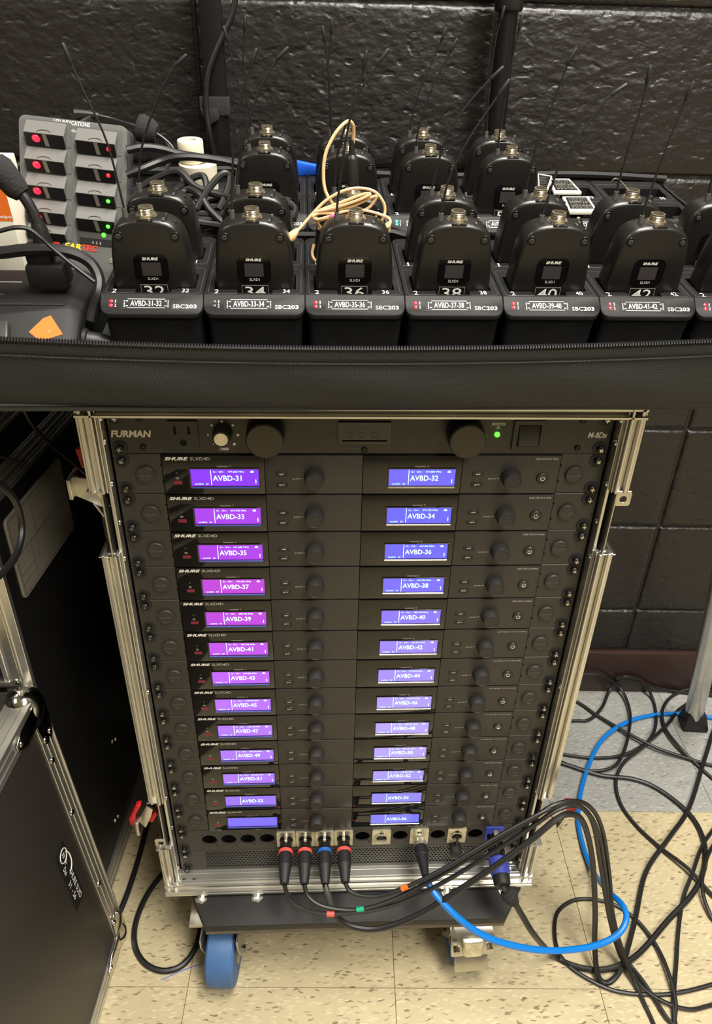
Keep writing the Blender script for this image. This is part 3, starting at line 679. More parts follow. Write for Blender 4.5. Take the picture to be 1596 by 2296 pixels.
# ------------------------------------------------------------------ two-bay chargers
CT = -44.0
SL = 0.7; SA = math.atan(SL); YR = -12.0      # sloping front of the charger
def deck(y): return CT if y >= YR else CT + SL * (y - YR)
def charger_body():
    m = M(); out = []
    rr_ = rrect(-42.4, 42.4, -27, 119, 8, 5)
    out = rr_[:12] + [(-42.4, YR)] + rr_[12:] + [(42.4, YR)]
    # the front of each bay steps forward so the pack's number can be read
    bays = [[(-35, 29), (-35, -2), (-15.5, -2), (-14.5, -9), (14.5, -9), (15.5, -2), (35, -2), (35, 29)], [(-35, 91.6), (-35, 60.6), (-15.5, 60.6), (-14.5, 53.6), (14.5, 53.6), (15.5, 60.6), (35, 60.6), (35, 91.6)]]
    top = [p for p in out if p[1] >= YR]; top = [out[-1]] + out[:13]
    rings = [top] + bays; flat = [p for r in rings for p in r]
    tri = tessellate_polygon([[Vector((a, b, 0)) for a, b in r] for r in rings])
    m.add([(a, b, CT) for a, b in flat], [tuple(t) for t in tri])
    fr = out[12:]; m.add([(a, b, deck(b)) for a, b in fr], [tuple(range(len(fr)))])
    def sc(dx, dy, dz, z=None): return [(a * (1 - dx / 42.4), 46 + (b - 46) * (1 - dy / 73), deck(b) + dz if z is None else z) for a, b in out]
    m.loops([sc(0, 0, 0), sc(-.5, -.5, -.9), sc(-.5, -.5, -4), sc(1.4, 1.6, -5.6), sc(3.2, 5, 0, ZF)], False, True)
    for bay in bays: m.loops([[(a, b, CT) for a, b in bay], [(a, b, CT - 42) for a, b in bay]], False, True)
    me = m.mesh('housing', ang=40)
    bm = bmesh.new(); bm.from_mesh(me); bmesh.ops.remove_doubles(bm, verts=bm.verts, dist=1e-6); bmesh.ops.recalc_face_normals(bm, faces=bm.faces); bm.to_mesh(me); bm.free()
    me.polygons.foreach_set('use_smooth', [True] * len(me.polygons)); me.set_sharp_from_angle(angle=math.radians(32)); return me
CHB = charger_body()
def onslope(x, s, h=0.0):
    c, sn = math.cos(SA), math.sin(SA)
    return (x, YR - s * c - sn * h, CT - s * sn + c * h - ZF)
def bay_line(y0):
    pts = [(-15, y0 - 12.4), (-38, y0 - 12.4), (-39.6, y0 - 10.4), (-39.6, y0 + 38), (-37, y0 + 40.5), (37, y0 + 40.5), (39.6, y0 + 38), (39.6, y0 - 10.4), (38, y0 - 12.4), (15, y0 - 12.4)]
    return M().tube([(a, b, CT + .05) for a, b in pts], .32, 5)
LINES = [bay_line(2).mesh('bay_outline'), bay_line(64.6).mesh('bay_outline')]
LEDM = M().lathe((0, 0, 0), (0, 0, 1), [(0, 1.5), (.5, 1.35), (.8, .6)], 12).mesh('indicator')
STRIP = bx(-21, 21, -5.4, 5.4, 0, .15).mesh('label_strip')
def label_frame():
    m = M(); W_, H_ = 18.6, 4.3
    for a, b, c, d in ((-W_ + 3, W_ - 3, H_ - .4, H_), (-W_ + 3, W_ - 3, -H_, -H_ + .4)): m.box(a, b, c, d, .15, .3)
    for s in (-1, 1):
        for y0 in (-3.4, -2, -.6, .8, 2.2):
            m.box(min(s * W_, s * (W_ - .8)), max(s * W_, s * (W_ - .8)), y0, y0 + .8, .15, .3)
        for y0 in (-2.7, 1.9):
            m.box(min(s * (W_ - 1.6), s * (W_ - 3.4)), max(s * (W_ - 1.6), s * (W_ - 3.4)), y0, y0 + .8, .15, .3)
    return m.mesh('label_border', smooth=False)
LBF = label_frame()
FLAT = (0, 0, 0)
NTH = {0: 'leftmost', 1: 'second from left', 2: 'third from left', 3: 'fourth from left', 4: 'fifth from left', 5: 'sixth from left', 6: 'rightmost, cut by the picture edge,'}
def charger(x, y, n, col, front, led):
    nm = 'AVBD-%d-%d' % (n, n + 1)
    st = {'red': 'with two red lights', 'green': 'with two green lights', None: 'with unlit lights'}[led]
    if front: lb = 'black two-bay charger labelled %s, %s in the front row' % (nm, NTH[col].rstrip(','))
    else: lb = 'black two-bay charger labelled %s in the back row%s' % (nm, ', both bays empty' if col >= 5 else '')
    c = thing('charging_dock', lb, 'charger', group='charging docks in the bag', mtx=tmx(x, y, ZF))
    def cpart(name, me, ma, loc=(0, 0, 0), par=None, **kw): return part(name, me, ma, par or c, loc, **kw)
    hb = cpart('housing', CHB, 'charger_plastic', (0, 0, -ZF))
    for l in LINES: cpart('bay_outline', l, 'grey_wedge', (0, 0, -ZF))
    top = CT - ZF
    TILT = (SA, 0, 0)
    for s, d in (('1', 7.0), ('2', 10.9)):
        cpart('indicator', LEDM, {'red': 'red_led', 'green': 'teal_led', None: 'led_off'}[led], onslope(-33.8, d), rot=TILT)
        text(s, .7 if s == '1' else 1.5, 2.8, 'white_print', c, onslope(-30.2, d, .1), TILT)
    cpart('label_strip', STRIP, 'label_black', onslope(-4.6, 9.1), rot=TILT); cpart('label_border', LBF, 'white_print', onslope(-4.6, 9.1), rot=TILT)
    text(nm, 26, 5.2, 'white_print', c, onslope(-4.8, 9.0, .3), TILT, bold=.006)
    text('SBC', 9.8, 3.6, 'white_print', c, onslope(22.4, 11.6, .1), TILT); text('203', 9.6, 3.6, 'white_print', c, onslope(32.6, 11.6, .1), TILT, bold=.02)
    for yy, num, ch in ((-6.2, n + 1, '2'), (56.4, n, '1')):
        text(ch, 1.4 if ch == '1' else 3.6, 7.5, 'white_print', c, (-32.6, yy, top + .1), FLAT)
        cpart('number_label', bx(-7.5, 7.5, -4.6, 4.8, 0, .12), 'label_black', (27, yy + .8, top)); text(str(num), 6, 7, 'white_print', c, (27, yy + 1, top + .25), FLAT)
    if not front and col >= 5:
        for yy in (0, 62.6):
            cpart('contact_block', bx(-12, 12, yy + 18, yy + 27, top - 30, top - 6), 'black_plastic', bevel=1)
    return c
PX = 86.0
for i in range(7):
    charger(i * PX, 0, 31 + 2 * i, i, True, None if i == 1 else 'red')
for i in range(1, 7):
    charger(i * PX + 2.8, 198.4, 43 + 2 * i, i, False, 'green' if i == 3 else None)

# ------------------------------------------------------------------ bodypack transmitters
half = [(34, -84), (33.9, -40), (33, -26), (31.8, -14), (30.4, -5), (28.6, 1.5), (26, 6), (22.4, 9.2), (18, 11.2), (12, 12.7), (5, 13.5)]
outl = [(-a, b) for a, b in half] + [(a, b) for a, b in reversed(half)]
def pk(s, y): return [(a * s, y, (b + 35) * (1 - (1 - s) * .8) - 35) for a, b in outl]
PACK = M().loops([pk(.9, 0), pk(.945, .5), pk(.975, 1.8), pk(.99, 4), pk(1, 8), pk(1, 18), pk(.985, 23), pk(.93, 25.5)]).mesh('body', ang=40)
WIN = M().plate(rrect(-13.6, 13.6, -38, -15.2, 5.5, 5), [], lambda a, b, d: (a, d, b), -.35, .4).mesh('window', bevel=.3, seg=1)
WRIM = M().plate(rrect(-14.2, 14.2, -38.6, -14.6, 6, 5), [rrect(-13.5, 13.5, -37.9, -15.3, 5.4, 5)], lambda a, b, d: (a, d, b), -.55, .3).mesh('window_rim')
PSCR = bx(-8, 8, -.5, -.3, -33, -21.6).mesh('display', smooth=False)
RECESS = M().lathe((0, .8, 0), (0, -1, 0), [(0, 4), (1.1, 4), (1.4, 3.6), (1.2, 3)], 18).mesh('screw')
TORX = M().lathe((0, -.5, 0), (0, -1, 0), [(0, 2.3), (.5, 2.1), (.6, 1.1), (.1, 1)], 6).mesh('screw_head')
LBL = M().plate(rrect(-12, 12, -51, -40.5, .4), [], lambda a, b, d: (a, d, b), -.2, .2).mesh('number_label')
LBLF = M().box(-11.4, 11.4, -.3, -.2, -41.2, -40.95).box(-11.4, -11.2, -.3, -.2, -50.5, -41).box(11.2, 11.4, -.3, -.2, -50.5, -41).mesh('label_border', smooth=False)
thr = [(-1, 8.4), (.6, 8.6), (.7, 7.8), (2, 7.8), (2.1, 5.9)]
for i in range(4): thr += [(2.3 + i * 1.2, 6.3), (2.9 + i * 1.2, 5.7)]
thr += [(7.6, 6.0), (7.7, 4.9), (4, 4.8)]
CONN = M().lathe((0, 12.5, 12.6), (0, 0, 1), thr, 22).mesh('microphone_socket')
PIN = M().lathe((0, 12.5, 15), (0, 0, 1), [(0, 4.7), (2.0, 4.6)], 16).mesh('socket_core')
WEDGE = M().loops([[(-6.5, .6, 12.4), (6.5, .6, 12.4), (0, -.1, 4.6)], [(-6.5, 3, 12.8), (6.5, 3, 12.8), (0, 3, 6)]]).mesh('socket_notch')
SWI = M().cyl((16.5, 10, 11), (16.8, 9, 16), 1.0, n=10).mesh('mute_switch')
SWB = bx(13.4, 15.6, 2.5, 8, 8, 13.2).mesh('switch_mark', bevel=.4, seg=1)
BTN = M().lathe((22.5, 10, 8.4), (.35, 0, 1), [(0, 2), (1.4, 1.8)], 12).mesh('power_button')
ANT = {
 ('A', 0): [(-17.0, 12.0, 17.4), (-21.6, 12.0, 67.6), (-32.7, 12.0, 103.8), (-40.7, 12.0, 132.5)],
 ('B', 0): [(-16.4, 75.0, 17.7), (-8.5, 75.0, 48.4), (8.4, 75.0, 82.7), (24.2, 75.0, 106.1), (37.2, 75.0, 117.2)],
 ('A', 1): [(69.5, 12.0, 16.8), (72.5, 12.0, 46.4), (76.4, 12.0, 74.8), (83.9, 12.0, 103.4), (91.5, 12.0, 120.9), (96.4, 12.0, 132.3)],
 ('B', 1): [(69.7, 75.0, 17.1), (73.4, 75.0, 37.2), (78.6, 75.0, 57.0), (87.1, 75.0, 79.3), (96.2, 75.0, 97.5), (109.2, 75.0, 115.8), (118.0, 75.0, 124.0)],
 ('A', 2): [(156.2, 12.0, 16.2), (156.8, 12.0, 26.9), (159.6, 12.0, 51.2), (163.0, 12.0, 76.4), (168.8, 12.0, 100.7), (178.9, 12.0, 116.6), (191.9, 12.0, 134.2)],
 ('B', 2): [(156.0, 75.0, 16.6), (158.4, 75.0, 44.2), (162.7, 75.0, 62.0), (169.7, 75.0, 82.7), (176.6, 75.0, 100.9), (180.8, 75.0, 123.3)],
 ('A', 3): [(243.3, 12.0, 16.6), (244.2, 12.0, 26.4), (246.9, 12.0, 44.7), (256.2, 12.0, 69.4), (267.0, 12.0, 88.9), (284.7, 12.0, 116.9)],
 ('B', 3): [(243.7, 75.0, 17.5), (247.9, 75.0, 42.4), (254.0, 75.0, 65.1), (264.9, 75.0, 82.9), (278.5, 75.0, 99.9), (293.4, 75.0, 114.7)],
 ('A', 4): [(329.4, 12.0, 16.3), (331.2, 12.0, 26.6), (334.8, 12.0, 52.4), (342.4, 12.0, 71.0), (352.6, 12.0, 88.9), (363.0, 12.0, 106.3), (375.5, 12.0, 115.9)],
 ('B', 4): [(329.7, 75.0, 16.9), (330.3, 75.0, 26.5), (332.8, 75.0, 55.6), (339.5, 75.0, 84.5), (346.5, 75.0, 117.5), (351.2, 75.0, 129.2)],
 ('A', 5): [(416.3, 12.0, 17.1), (416.1, 12.0, 25.6), (418.3, 12.0, 47.8), (420.5, 12.0, 74.0), (423.8, 12.0, 99.8), (427.0, 12.0, 118.8)],
 ('B', 5): [(414.5, 75.0, 17.0), (414.5, 75.0, 30.5), (416.2, 75.0, 66.8), (417.3, 75.0, 87.7), (416.4, 75.0, 117.8)],
 ('A', 6): [(503.0, 12.0, 17.8), (498.3, 12.0, 49.8), (492.4, 12.0, 83.6), (484.0, 12.0, 114.9)],
 ('B', 6): [(502.1, 75.0, 16.3), (499.1, 75.0, 38.8), (496.5, 75.0, 68.3), (494.2, 75.0, 106.2)],
 ('C', 1): [(72.7, 211.0, 16.2), (71.4, 211.0, 31.3), (66.8, 211.0, 67.2), (60.8, 211.0, 97.2), (55.5, 211.0, 118.9)],
 ('D', 1): [(72.6, 275.0, 16.9), (70.3, 275.0, 33.5), (67.4, 275.0, 54.7), (67.7, 275.0, 87.2), (72.1, 275.0, 119.2)],
 ('C', 2): [(158.5, 211.0, 16.5), (156.3, 211.0, 53.3), (152.9, 211.0, 91.9), (148.1, 211.0, 120.9)],
 ('D', 2): [(158.4, 275.0, 16.3), (157.2, 275.0, 39.6), (155.9, 275.0, 81.3), (159.2, 275.0, 119.2)],
 ('C', 3): [(245.8, 211.0, 16.8), (246.3, 211.0, 32.5), (254.2, 211.0, 65.3), (265.4, 211.0, 90.7), (277.0, 211.0, 114.4)],
 ('D', 3): [(245.9, 275.0, 16.6), (246.9, 275.0, 28.3), (253.6, 275.0, 58.7), (264.1, 275.0, 83.8), (276.1, 275.0, 114.8)],
 ('C', 4): [(332.2, 211.0, 16.2), (331.5, 211.0, 32.0), (332.4, 211.0, 84.6), (336.7, 211.0, 135.1)],
 ('D', 4): [(332.4, 275.0, 17.3), (328.4, 275.0, 60.3), (328.6, 275.0, 105.2), (333.1, 275.0, 134.5)],
}
ROWY = {'A': 0.0, 'B': 62.6, 'C': 198.4, 'D': 262.1}
for (row, i), path in ANT.items():
    x = i * PX + (2.8 if row in 'CD' else 0); y = ROWY[row]
    num = {'A': 32, 'B': 31, 'C': 44, 'D': 43}[row] + 2 * i
    dock = 'AVBD-%d-%d' % (num - (1 if row in 'AC' else 0), num + (0 if row in 'AC' else 1))
    lb = 'black bodypack transmitter %s bay of the charger labelled %s' % (('numbered %d in the front' % num) if row in 'AC' else 'in the rear', dock)
    if (row, i) == ('B', 2): lb = 'black bodypack transmitter with a tan headset cable plugged in, rear bay'
    t = thing('bodypack_transmitter', lb, 'bodypack', group='bodypacks standing in the chargers', mtx=tmx(x, y, -84))
    Z = 84
    part('body', PACK, 'pack_paint', t, (0, 0, Z))
    part('window_rim', WRIM, 'gloss_black', t, (0, 0, Z)); wn = part('window', WIN, 'gloss_black', t, (0, 0, Z))
    part('display', PSCR, 'pack_screen', wn); text('SHURE', 13.4, 2.5, 'silver_print', wn, (0, -.45, -18.4), bold=.045, shear=.15); text('SLXD1', 8.6, 2.3, 'silver_print', wn, (0, -.45, -35.6))
    for sx in (-22.8, 22.8):
        s = part('screw', RECESS, 'screw_black', t, (sx, .3, Z)); part('screw_head', TORX, 'grey_wedge', s)
    part('microphone_socket', CONN, 'brass', t, (0, 0, Z)); part('socket_core', PIN, 'hole_black', t, (0, 0, Z)); part('socket_notch', WEDGE, 'gloss_black', t, (0, 0, Z))
    part('mute_switch', SWI, 'steel', t, (0, 0, Z)); part('switch_mark', SWB, 'grey_wedge', t, (0, 0, Z)); part('power_button', BTN, 'black_plastic', t, (0, 0, Z))
    nl = part('number_label', LBL, 'label_black', t, (0, 0, Z)); part('label_border', LBLF, 'grey_print', nl)
    text(str(num), 17.5, 9.4, 'white_print', nl, (0, -.35, -46.6), bold=.004)
    pts = [Vector((p[0] - x, p[1] - y, p[2] + Z)) for p in spline(path, 6)]
    b0 = pts[0]
    part('antenna_boot', M().lathe((b0.x, b0.y, Z + 8), (pts[2] - b0) * .3 + Vector((0, 0, 1)) * (pts[2] - b0).length, [(0, 2.6), (2, 2.5), (max(4, b0.z - Z - 8 + 1.5), 2.0)], 12), 'boot_grey', t)
    an = part('antenna', M().tube(pts, [1.05 - .3 * k / len(pts) for k in range(len(pts))], 6), 'rubber_black', t)
    e = pts[-1]; d = (pts[-1] - pts[-2]).normalized()
    part('antenna_tip', M().lathe(tuple(e - d * 13), tuple(d), [(0, 1.0), (1.5, 1.6), (12.4, 1.6), (13.4, .9)], 10), 'rubber_black', an)

# ------------------------------------------------------------------ road case standing at the left
tc = thing('road_case', 'tall black road case with aluminium edges and a grey label plate', 'road case', mtx=Matrix(((0.9968135, 0.0797675, 0, -0.38875), (-0.0797675, 0.9968135, 0, 0.024523), (0, 0, 1, 0.001), (0, 0, 0, 1))))
part('side_panel', bx(-470, -2, 2, 430, 4, 838), 'laminate', tc, bevel=1)
def ribbed(x0, x1, y0, y1, z0, z1, n, axis):      # ribbed extrusion on the +x face
    m = M(); m.box(x0, x1, y0, y1, z0, z1)
    for i in range(n):
        t = (i + .5) / n; zz = z0 + (z1 - z0) * t
        m.box(x1 - .2, x1 + 1.0, y0, y1, zz - 1.6, zz + 1.6)
    return m
for z0, z1, n in ((0, 46, 3), (752, 766, 1), (768, 786, 2), (818, 845, 3)):
    part('edge_extrusion', ribbed(-30, 0, 0, 432, z0, z1, n, 'y'), 'aluminium', tc, bevel=.5, seg=1)
    part('edge_extrusion', bx(-470, 0, -1.5, 3, z0, z1), 'aluminium', tc, bevel=.5, seg=1)
fe = M().box(-34, -2, -1, 5, 40, 845).box(-3, .2, -1, 6, 40, 845).box(-30, -27, -2.2, 0, 40, 845).box(-12, -9, -2.2, 0, 40, 845)
part('edge_extrusion', fe, 'aluminium', tc, bevel=.5, seg=1)
lp = part('label_plate', M().plate(rrect(29, 186, 621, 729, 7), [], lambda a, b, d: (d, a, b), -2, 1), 'plate_grey', tc, bevel=.5, seg=1)
ln = M()
for a, b, c, d in ((33, 182, 724.4, 725.2), (33, 182, 625, 625.8), (33, 33.8, 625, 725), (181.2, 182, 625, 725), (33, 182, 676, 676.8), (88, 88.8, 677, 725), (150, 150.8, 677, 725), (70, 70.8, 625, 676), (33, 70, 650, 650.8), (33, 70, 638, 638.6)): ln.box(.9, 1.15, a, b, c, d)
part('ruled_lines', ln, 'plate_line', lp, smooth=False)
for y, z in ((168, 224), (180, 216), (120, 90), (132, 84)):
    part('rivet', M().lathe((-2, y, z), (1, 0, 0), [(0, 4), (1.6, 3.4), (2.6, 1.4)], 10), 'steel', tc)
lb_ = part('latch_dish', M().plate(rrect(-150, -12, 510, 640, 6), [rrect(-140, -22, 520, 630, 5)], lambda a, b, d: (a, d, b), -3, 1), 'steel', tc, bevel=.6, seg=1)
part('dish_floor', bx(-141, -21, .2, 1, 519, 631), 'screw_black', lb_)
part('butterfly_latch', bx(-60, -30, -6, 0, 560, 632), 'steel', lb_, bevel=2)
for z in (522, 628): part('rivet', M().lathe((-18, -3, z), (0, -1, 0), [(0, 4.4), (1.6, 3.6), (2.4, 1.4)], 12), 'chrome', lb_)

# ------------------------------------------------------------------ front lid of the rack, stood on its side and leaning
F0 = Vector((-349.0, -3.0, -885.0)); e2 = Vector((-34, 4, 520)).normalized(); eb = Vector((-7, -115, 0)).normalized()
nx = (-eb).cross(e2).normalized(); yy_ = e2.cross(nx).normalized()
LM = Matrix(((nx.x, yy_.x, e2.x, F0.x / 1000), (nx.y, yy_.y, e2.y, F0.y / 1000), (nx.z, yy_.z, e2.z, .0015), (0, 0, 0, 1)))
ld = thing('case_lid', 'black road case lid leaning on its side, corner ball up, with a printed sticker', 'case lid', mtx=LM)
LH = 514.0
part('lid_panel', bx(-108, -1.5, -735, 16, 2, LH - 2), 'lid_laminate', ld, bevel=1)
def strip_v(y0, y1):
    m = M().box(-30, 0, y0, y1, 30, LH - 30)
    for t in (.3, .62): y = y0 + (y1 - y0) * t; m.box(-.2, .9, y - .7, y + .7, 30, LH - 30)
    m.box(-.2, 1.6, y1 - 3, y1, 30, LH - 30); return m
part('edge_extrusion', strip_v(-13, 18), 'aluminium', ld, bevel=.4, seg=1)
part('edge_extrusion', strip_v(-735, -706), 'aluminium', ld, bevel=.4, seg=1)
m = M().box(-30, 0, -715, 0, LH - 30, LH)
for t in (.35, .7): m.box(-.2, .9, -715, 0, LH - 30 * t - .7, LH - 30 * t + .7)
m.box(-30, 1.4, -715, 0, LH - 2.5, LH + 1).box(-20, -18, -715, 0, LH, LH + 1.6).box(-9, -7, -715, 0, LH, LH + 1.6)
part('edge_extrusion', m, 'aluminium', ld, bevel=.4, seg=1)
m = M().box(-30, 0, -715, 0, 0, 30)
for t in (.35, .7): m.box(-.2, .9, -715, 0, 30 * t - .7, 30 * t + .7)
part('edge_extrusion', m, 'aluminium', ld, bevel=.4, seg=1)
for z in (60, 156, 314, 415): part('rivet', M().lathe((-.2, -5, z), (1, 0, 0), [(0, 4.6), (1.6, 4), (2.8, 1.6)], 12), 'chrome', ld)
def ball_corner(z, up):
    c = part('ball_corner', M().lathe((-15, 4, z), (0, 0, up), [(-34, 14), (-22, 18), (-8, 22), (0, 22.5), (8, 20.5), (15, 15.5), (19, 9), (20.5, 2)], 28), 'chrome', ld)
    leg1 = M().plate([(-14, z), (19, z), (18, z - up * 40), (12, z - up * 58), (7, z - up * 62), (3, z - up * 55), (-2, z - up * 62), (-9, z - up * 56), (-14, z - up * 30)], [], lambda a, b, d: (d, a, b), 1.2, 2.6)
    part('corner_leg', leg1, 'chrome', c, bevel=.6)
    leg2 = M().plate([(0, z + up * 6), (0, z - up * 24), (-40, z - up * 22), (-58, z - up * 12), (-60, z - up * 4), (-44, z + up * 4)], [], lambda a, b, d: (d, a, b), 1.3, 2.7)
    part('corner_leg', leg2, 'chrome', c, bevel=.6)
    part('corner_leg', M().box(-24, 0, -62, 6, z + up * 6, z + up * 8.5), 'chrome', c, bevel=1)
    for y, dz in ((-7, -50), (8, -50), (-50, -8)):
        part('rivet', M().lathe((2.4, y, z + up * dz), (1, 0, 0), [(0, 4.4), (1.4, 3.8), (2.4, 1.5)], 12), 'chrome', c)
ball_corner(LH - 10, 1); ball_corner(10, -1)
# clear sticker, its print reads downwards
st = part('sticker', M().plate(rrect(-67, -40, 192, 306, 1), [], lambda a, b, d: (d, a, b), -1.6, -1.2), 'label_black', ld)
DOWN = (0, math.pi / 2, 0)
text('SHURE SLXD', 58, 7.6, 'white_print', st, (-1.05, -48.2, 226), DOWN)
text('31 - 56', 35, 7.2, 'white_print', st, (-1.05, -59, 228), DOWN)
text('AV', 9, 7, 'white_print', st, (-1.05, -50, 289), DOWN, bold=.01)
text('By', 8, 7.4, 'white_print', st, (-1.05, -50.5, 276), DOWN, shear=.2)
text('Dan', 13, 7.4, 'white_print', st, (-1.05, -58, 268), DOWN, shear=.2)
m = M().tube([(-1.1, -50.5 + 9 * math.cos(t), 289 + 10 * math.sin(t)) for t in [i * .35 for i in range(19)]], .7, 5)
m.tube([(-1.1, -50.5 - 9 * math.cos(t) + 3, 272 + 17 * math.sin(t)) for t in [2.0 + i * .25 for i in range(13)]], .9, 5)
part('emblem_ring', m, 'white_print', st)

# ------------------------------------------------------------------ poles by the wall
pl = thing('square_pole', 'square black upright pole with a cable strapped to it, left of the packs', 'pole', (-176, 470, -FL))
part('tube', bx(-14, 14, -10, 10, 0, 2450), 'pole_black', pl, bevel=2)
part('foot_plate', bx(-60, 60, -60, 60, 0, 6), 'steel', pl, bevel=2)
part('strap', M().loops([[(a, b, z) for a, b in ((-21, -13.5), (15.5, -13.5), (15.5, 12), (-21, 12))] for z in (1101, 1123)]), 'velcro', pl, bevel=1.5)
part('strap_tail', M().loops([[(-20, -14, 1110), (2, -14, 1110), (4, -14, 1098), (-8, -14, 1091), (-18, -14, 1100)], [(-20, -16, 1110), (2, -16, 1110), (4, -16, 1098), (-8, -16, 1091), (-18, -16, 1100)]]), 'velcro', pl, bevel=.6)
rp_ = thing('round_pole', 'round black stand pole with a wide collar behind the right packs', 'pole', (195.5, 470, -FL))
part('lower_tube', M().cyl((0, 0, 0), (0, 0, 1240), 12.5, n=24), 'pole_black', rp_)
part('collar', M().lathe((0, 0, 1224), (0, 0, 1), [(0, 16), (3, 18), (60, 17), (64, 15)], 24), 'black_plastic', rp_)
part('upper_tube', M().cyl((0, 0, 1298), (0, 0, 2300), 16, n=24), 'pole_black', rp_)
part('foot', M().lathe((0, 0, 0), (0, 0, 1), [(0, 50), (6, 50), (12, 30), (40, 16)], 24), 'panel_matte', rp_)

def run_on(pts):
    # floor cables carry on past the right of the view instead of stopping there
    pts = [tuple(p) for p in pts]
    def more(a, b):
        d = Vector((b[0] - a[0], b[1] - a[1], 0)).normalized(); q = Vector((-d.y, d.x, 0)); out = []
        for l, c in ((150, 8), (330, 40), (540, 40), (760, -20)):
            p = Vector(b) + d * l + q * c; out.append((p.x, min(p.y, 470 - 0.02 * l), -881.0))
        return out
    far = lambda p: p[2] < -866 and p[0] > 430
    if far(pts[-1]): pts = pts + more(pts[-2], pts[-1])
    if far(pts[0]): pts = more(pts[1], pts[0])[::-1] + pts
    return pts
def cable(name, label, pts, r, ma='rubber_cable', k=6, group=None, n=8, cat='cable', parts=True):
    p = spline(run_on(pts), k); o = p[0]
    m = M().tube(p, r, n)
    ob = part(name, m.mesh(name, off=tuple(o)), ma, None, tuple(o))
    return tag(ob, label, cat, group)
def tcable(name, label, pts, r, ma='rubber_cable', **kw):
    return cable(name, label, [tw(p) for p in pts], r, ma, **kw)
cable('pole_cable', 'black cable running down the square pole through the strap', [(-139.0, 452.0, 367.5), (-143.8, 452.0, 341.1), (-149.8, 452.0, 323.0), (-160.9, 452.0, 304.4), (-174.8, 452.0, 280.5), (-183.1, 452.0, 261.1), (-187.2, 452.0, 238.8), (-188.1, 452.0, 221.2), (-186.1, 452.0, 195.5), (-182.9, 458.0, 171.1)], 3.6)

# ------------------------------------------------------------------ grey ten-slot battery charger
TL = Vector((-163.9, 255.0, 30.7)); TRr = Vector((-52.2, 246.0, 23.1)); BL = Vector((-181.2, 195.0, -105.6))
ux = (TRr - TL); EW = ux.length; ux.normalize(); uz = TL - BL; EH = uz.length; uz = (uz - ux * uz.dot(ux)).normalized(); uy = uz.cross(ux).normalized()
EMX = TM @ Matrix(((ux.x, uy.x, uz.x, BL.x / 1000), (ux.y, uy.y, uz.y, BL.y / 1000), (ux.z, uy.z, uz.z, BL.z / 1000), (0, 0, 0, 1)))
ec = thing('battery_charger', 'grey ten-slot battery charger leaning back with red and green lights', 'charger', mtx=EMX)
part('housing', M().plate(rrect(0, EW, 0, EH, 7, 4), [], lambda a, b, d: (a, d, b), 0, 26), 'grey_case', ec, bevel=3, seg=3)
sx_, sz_ = EW / 102.0, EH / 150.0
for c in range(2):
    for r_ in range(5):
        x0 = (7 + c * 48) * sx_; zt_ = (146 - r_ * 25.4 - c * 2.4) * sz_; wd = 38 * sx_
        empty_ = (c == 1 and r_ == 4)
        if empty_:
            pass
        well = part('battery_slot', bx(x0 - 1, x0 + wd + 5, -.4, .2, zt_ - (14 if r_ == 4 else 23) * sz_, zt_ + 1), 'grey_case' if not empty_ else 'grey_wedge', ec)
        if empty_:
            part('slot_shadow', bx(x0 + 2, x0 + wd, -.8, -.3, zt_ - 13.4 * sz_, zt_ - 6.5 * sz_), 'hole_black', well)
            for q in (16, 20, 24): part('contact', bx(x0 + q, x0 + q + 1.4, -1.6, -.7, zt_ - 12.6 * sz_, zt_ - 9.5 * sz_), 'nickel', well)
            part('indicator', M().lathe((x0 + 28, -.4, zt_ - 2), (0, -1, 0), [(0, 2.4), (1, 2), (1.5, .8)], 12), 'green_led', well); continue
        h = (16.4 if r_ < 4 else 10.5) * sz_
        b_ = part('battery', M().loops([[(x0, -.2, zt_), (x0 + wd, -.2, zt_), (x0 + wd, -9, zt_ - h * .82), (x0, -9, zt_ - h * .82)], [(x0, 0, zt_ - h * .2), (x0 + wd, 0, zt_ - h * .2), (x0 + wd, 0, zt_ - h * 1.5), (x0, 0, zt_ - h * 1.5)]]), 'grey_battery', well, bevel=.5, seg=1)
        part('battery_front', M().loops([[(x0 + 1, -9.1, zt_ - h * .84), (x0 + wd - 1, -9.1, zt_ - h * .84), (x0 + wd - 1, -2, zt_ - h * 1.5), (x0 + 1, -2, zt_ - h * 1.5)], [(x0 + 1, -7, zt_ - h * .8), (x0 + wd - 1, -7, zt_ - h * .8), (x0 + wd - 1, 0, zt_ - h * 1.45), (x0 + 1, 0, zt_ - h * 1.45)]]), 'label_black', b_)
        part('thumb_mark', M().tube([(x0 + wd * .5 + 7 * math.cos(t), -6.6 - 0.2 + 1.6 * 0 - 1.4 * (1 - math.sin(t)), zt_ - h * .74 + 2.6 * math.sin(t)) for t in [i * math.pi / 8 for i in range(9)]], .45, 5), 'plate_line', b_)
        part('stripe', M().loops([[(x0 + wd * .46, -9.3, zt_ - h * .86), (x0 + wd * .56, -9.3, zt_ - h * .86), (x0 + wd * .6, -2.3, zt_ - h * 1.48), (x0 + wd * .5, -2.3, zt_ - h * 1.48)], [(x0 + wd * .46, -8.8, zt_ - h * .86), (x0 + wd * .56, -8.8, zt_ - h * .86), (x0 + wd * .6, -1.8, zt_ - h * 1.48), (x0 + wd * .5, -1.8, zt_ - h * 1.48)]]), 'plate_grey', b_)
        if r_ < 4:
            ma = 'red_led' if c == 0 or r_ < 2 else 'green_led'
            part('indicator', M().lathe((x0 + wd * (.3 if c == 0 else .82), -6.4, zt_ - h * 1.12), (0, -.7, -.7), [(0, 4.2 if c == 0 else 2.2), (.8, 3.8 if c == 0 else 1.9), (1.4, 1.6)], 12), ma, b_)  # left-column discs drawn oversized, the glow around each light put into its shape
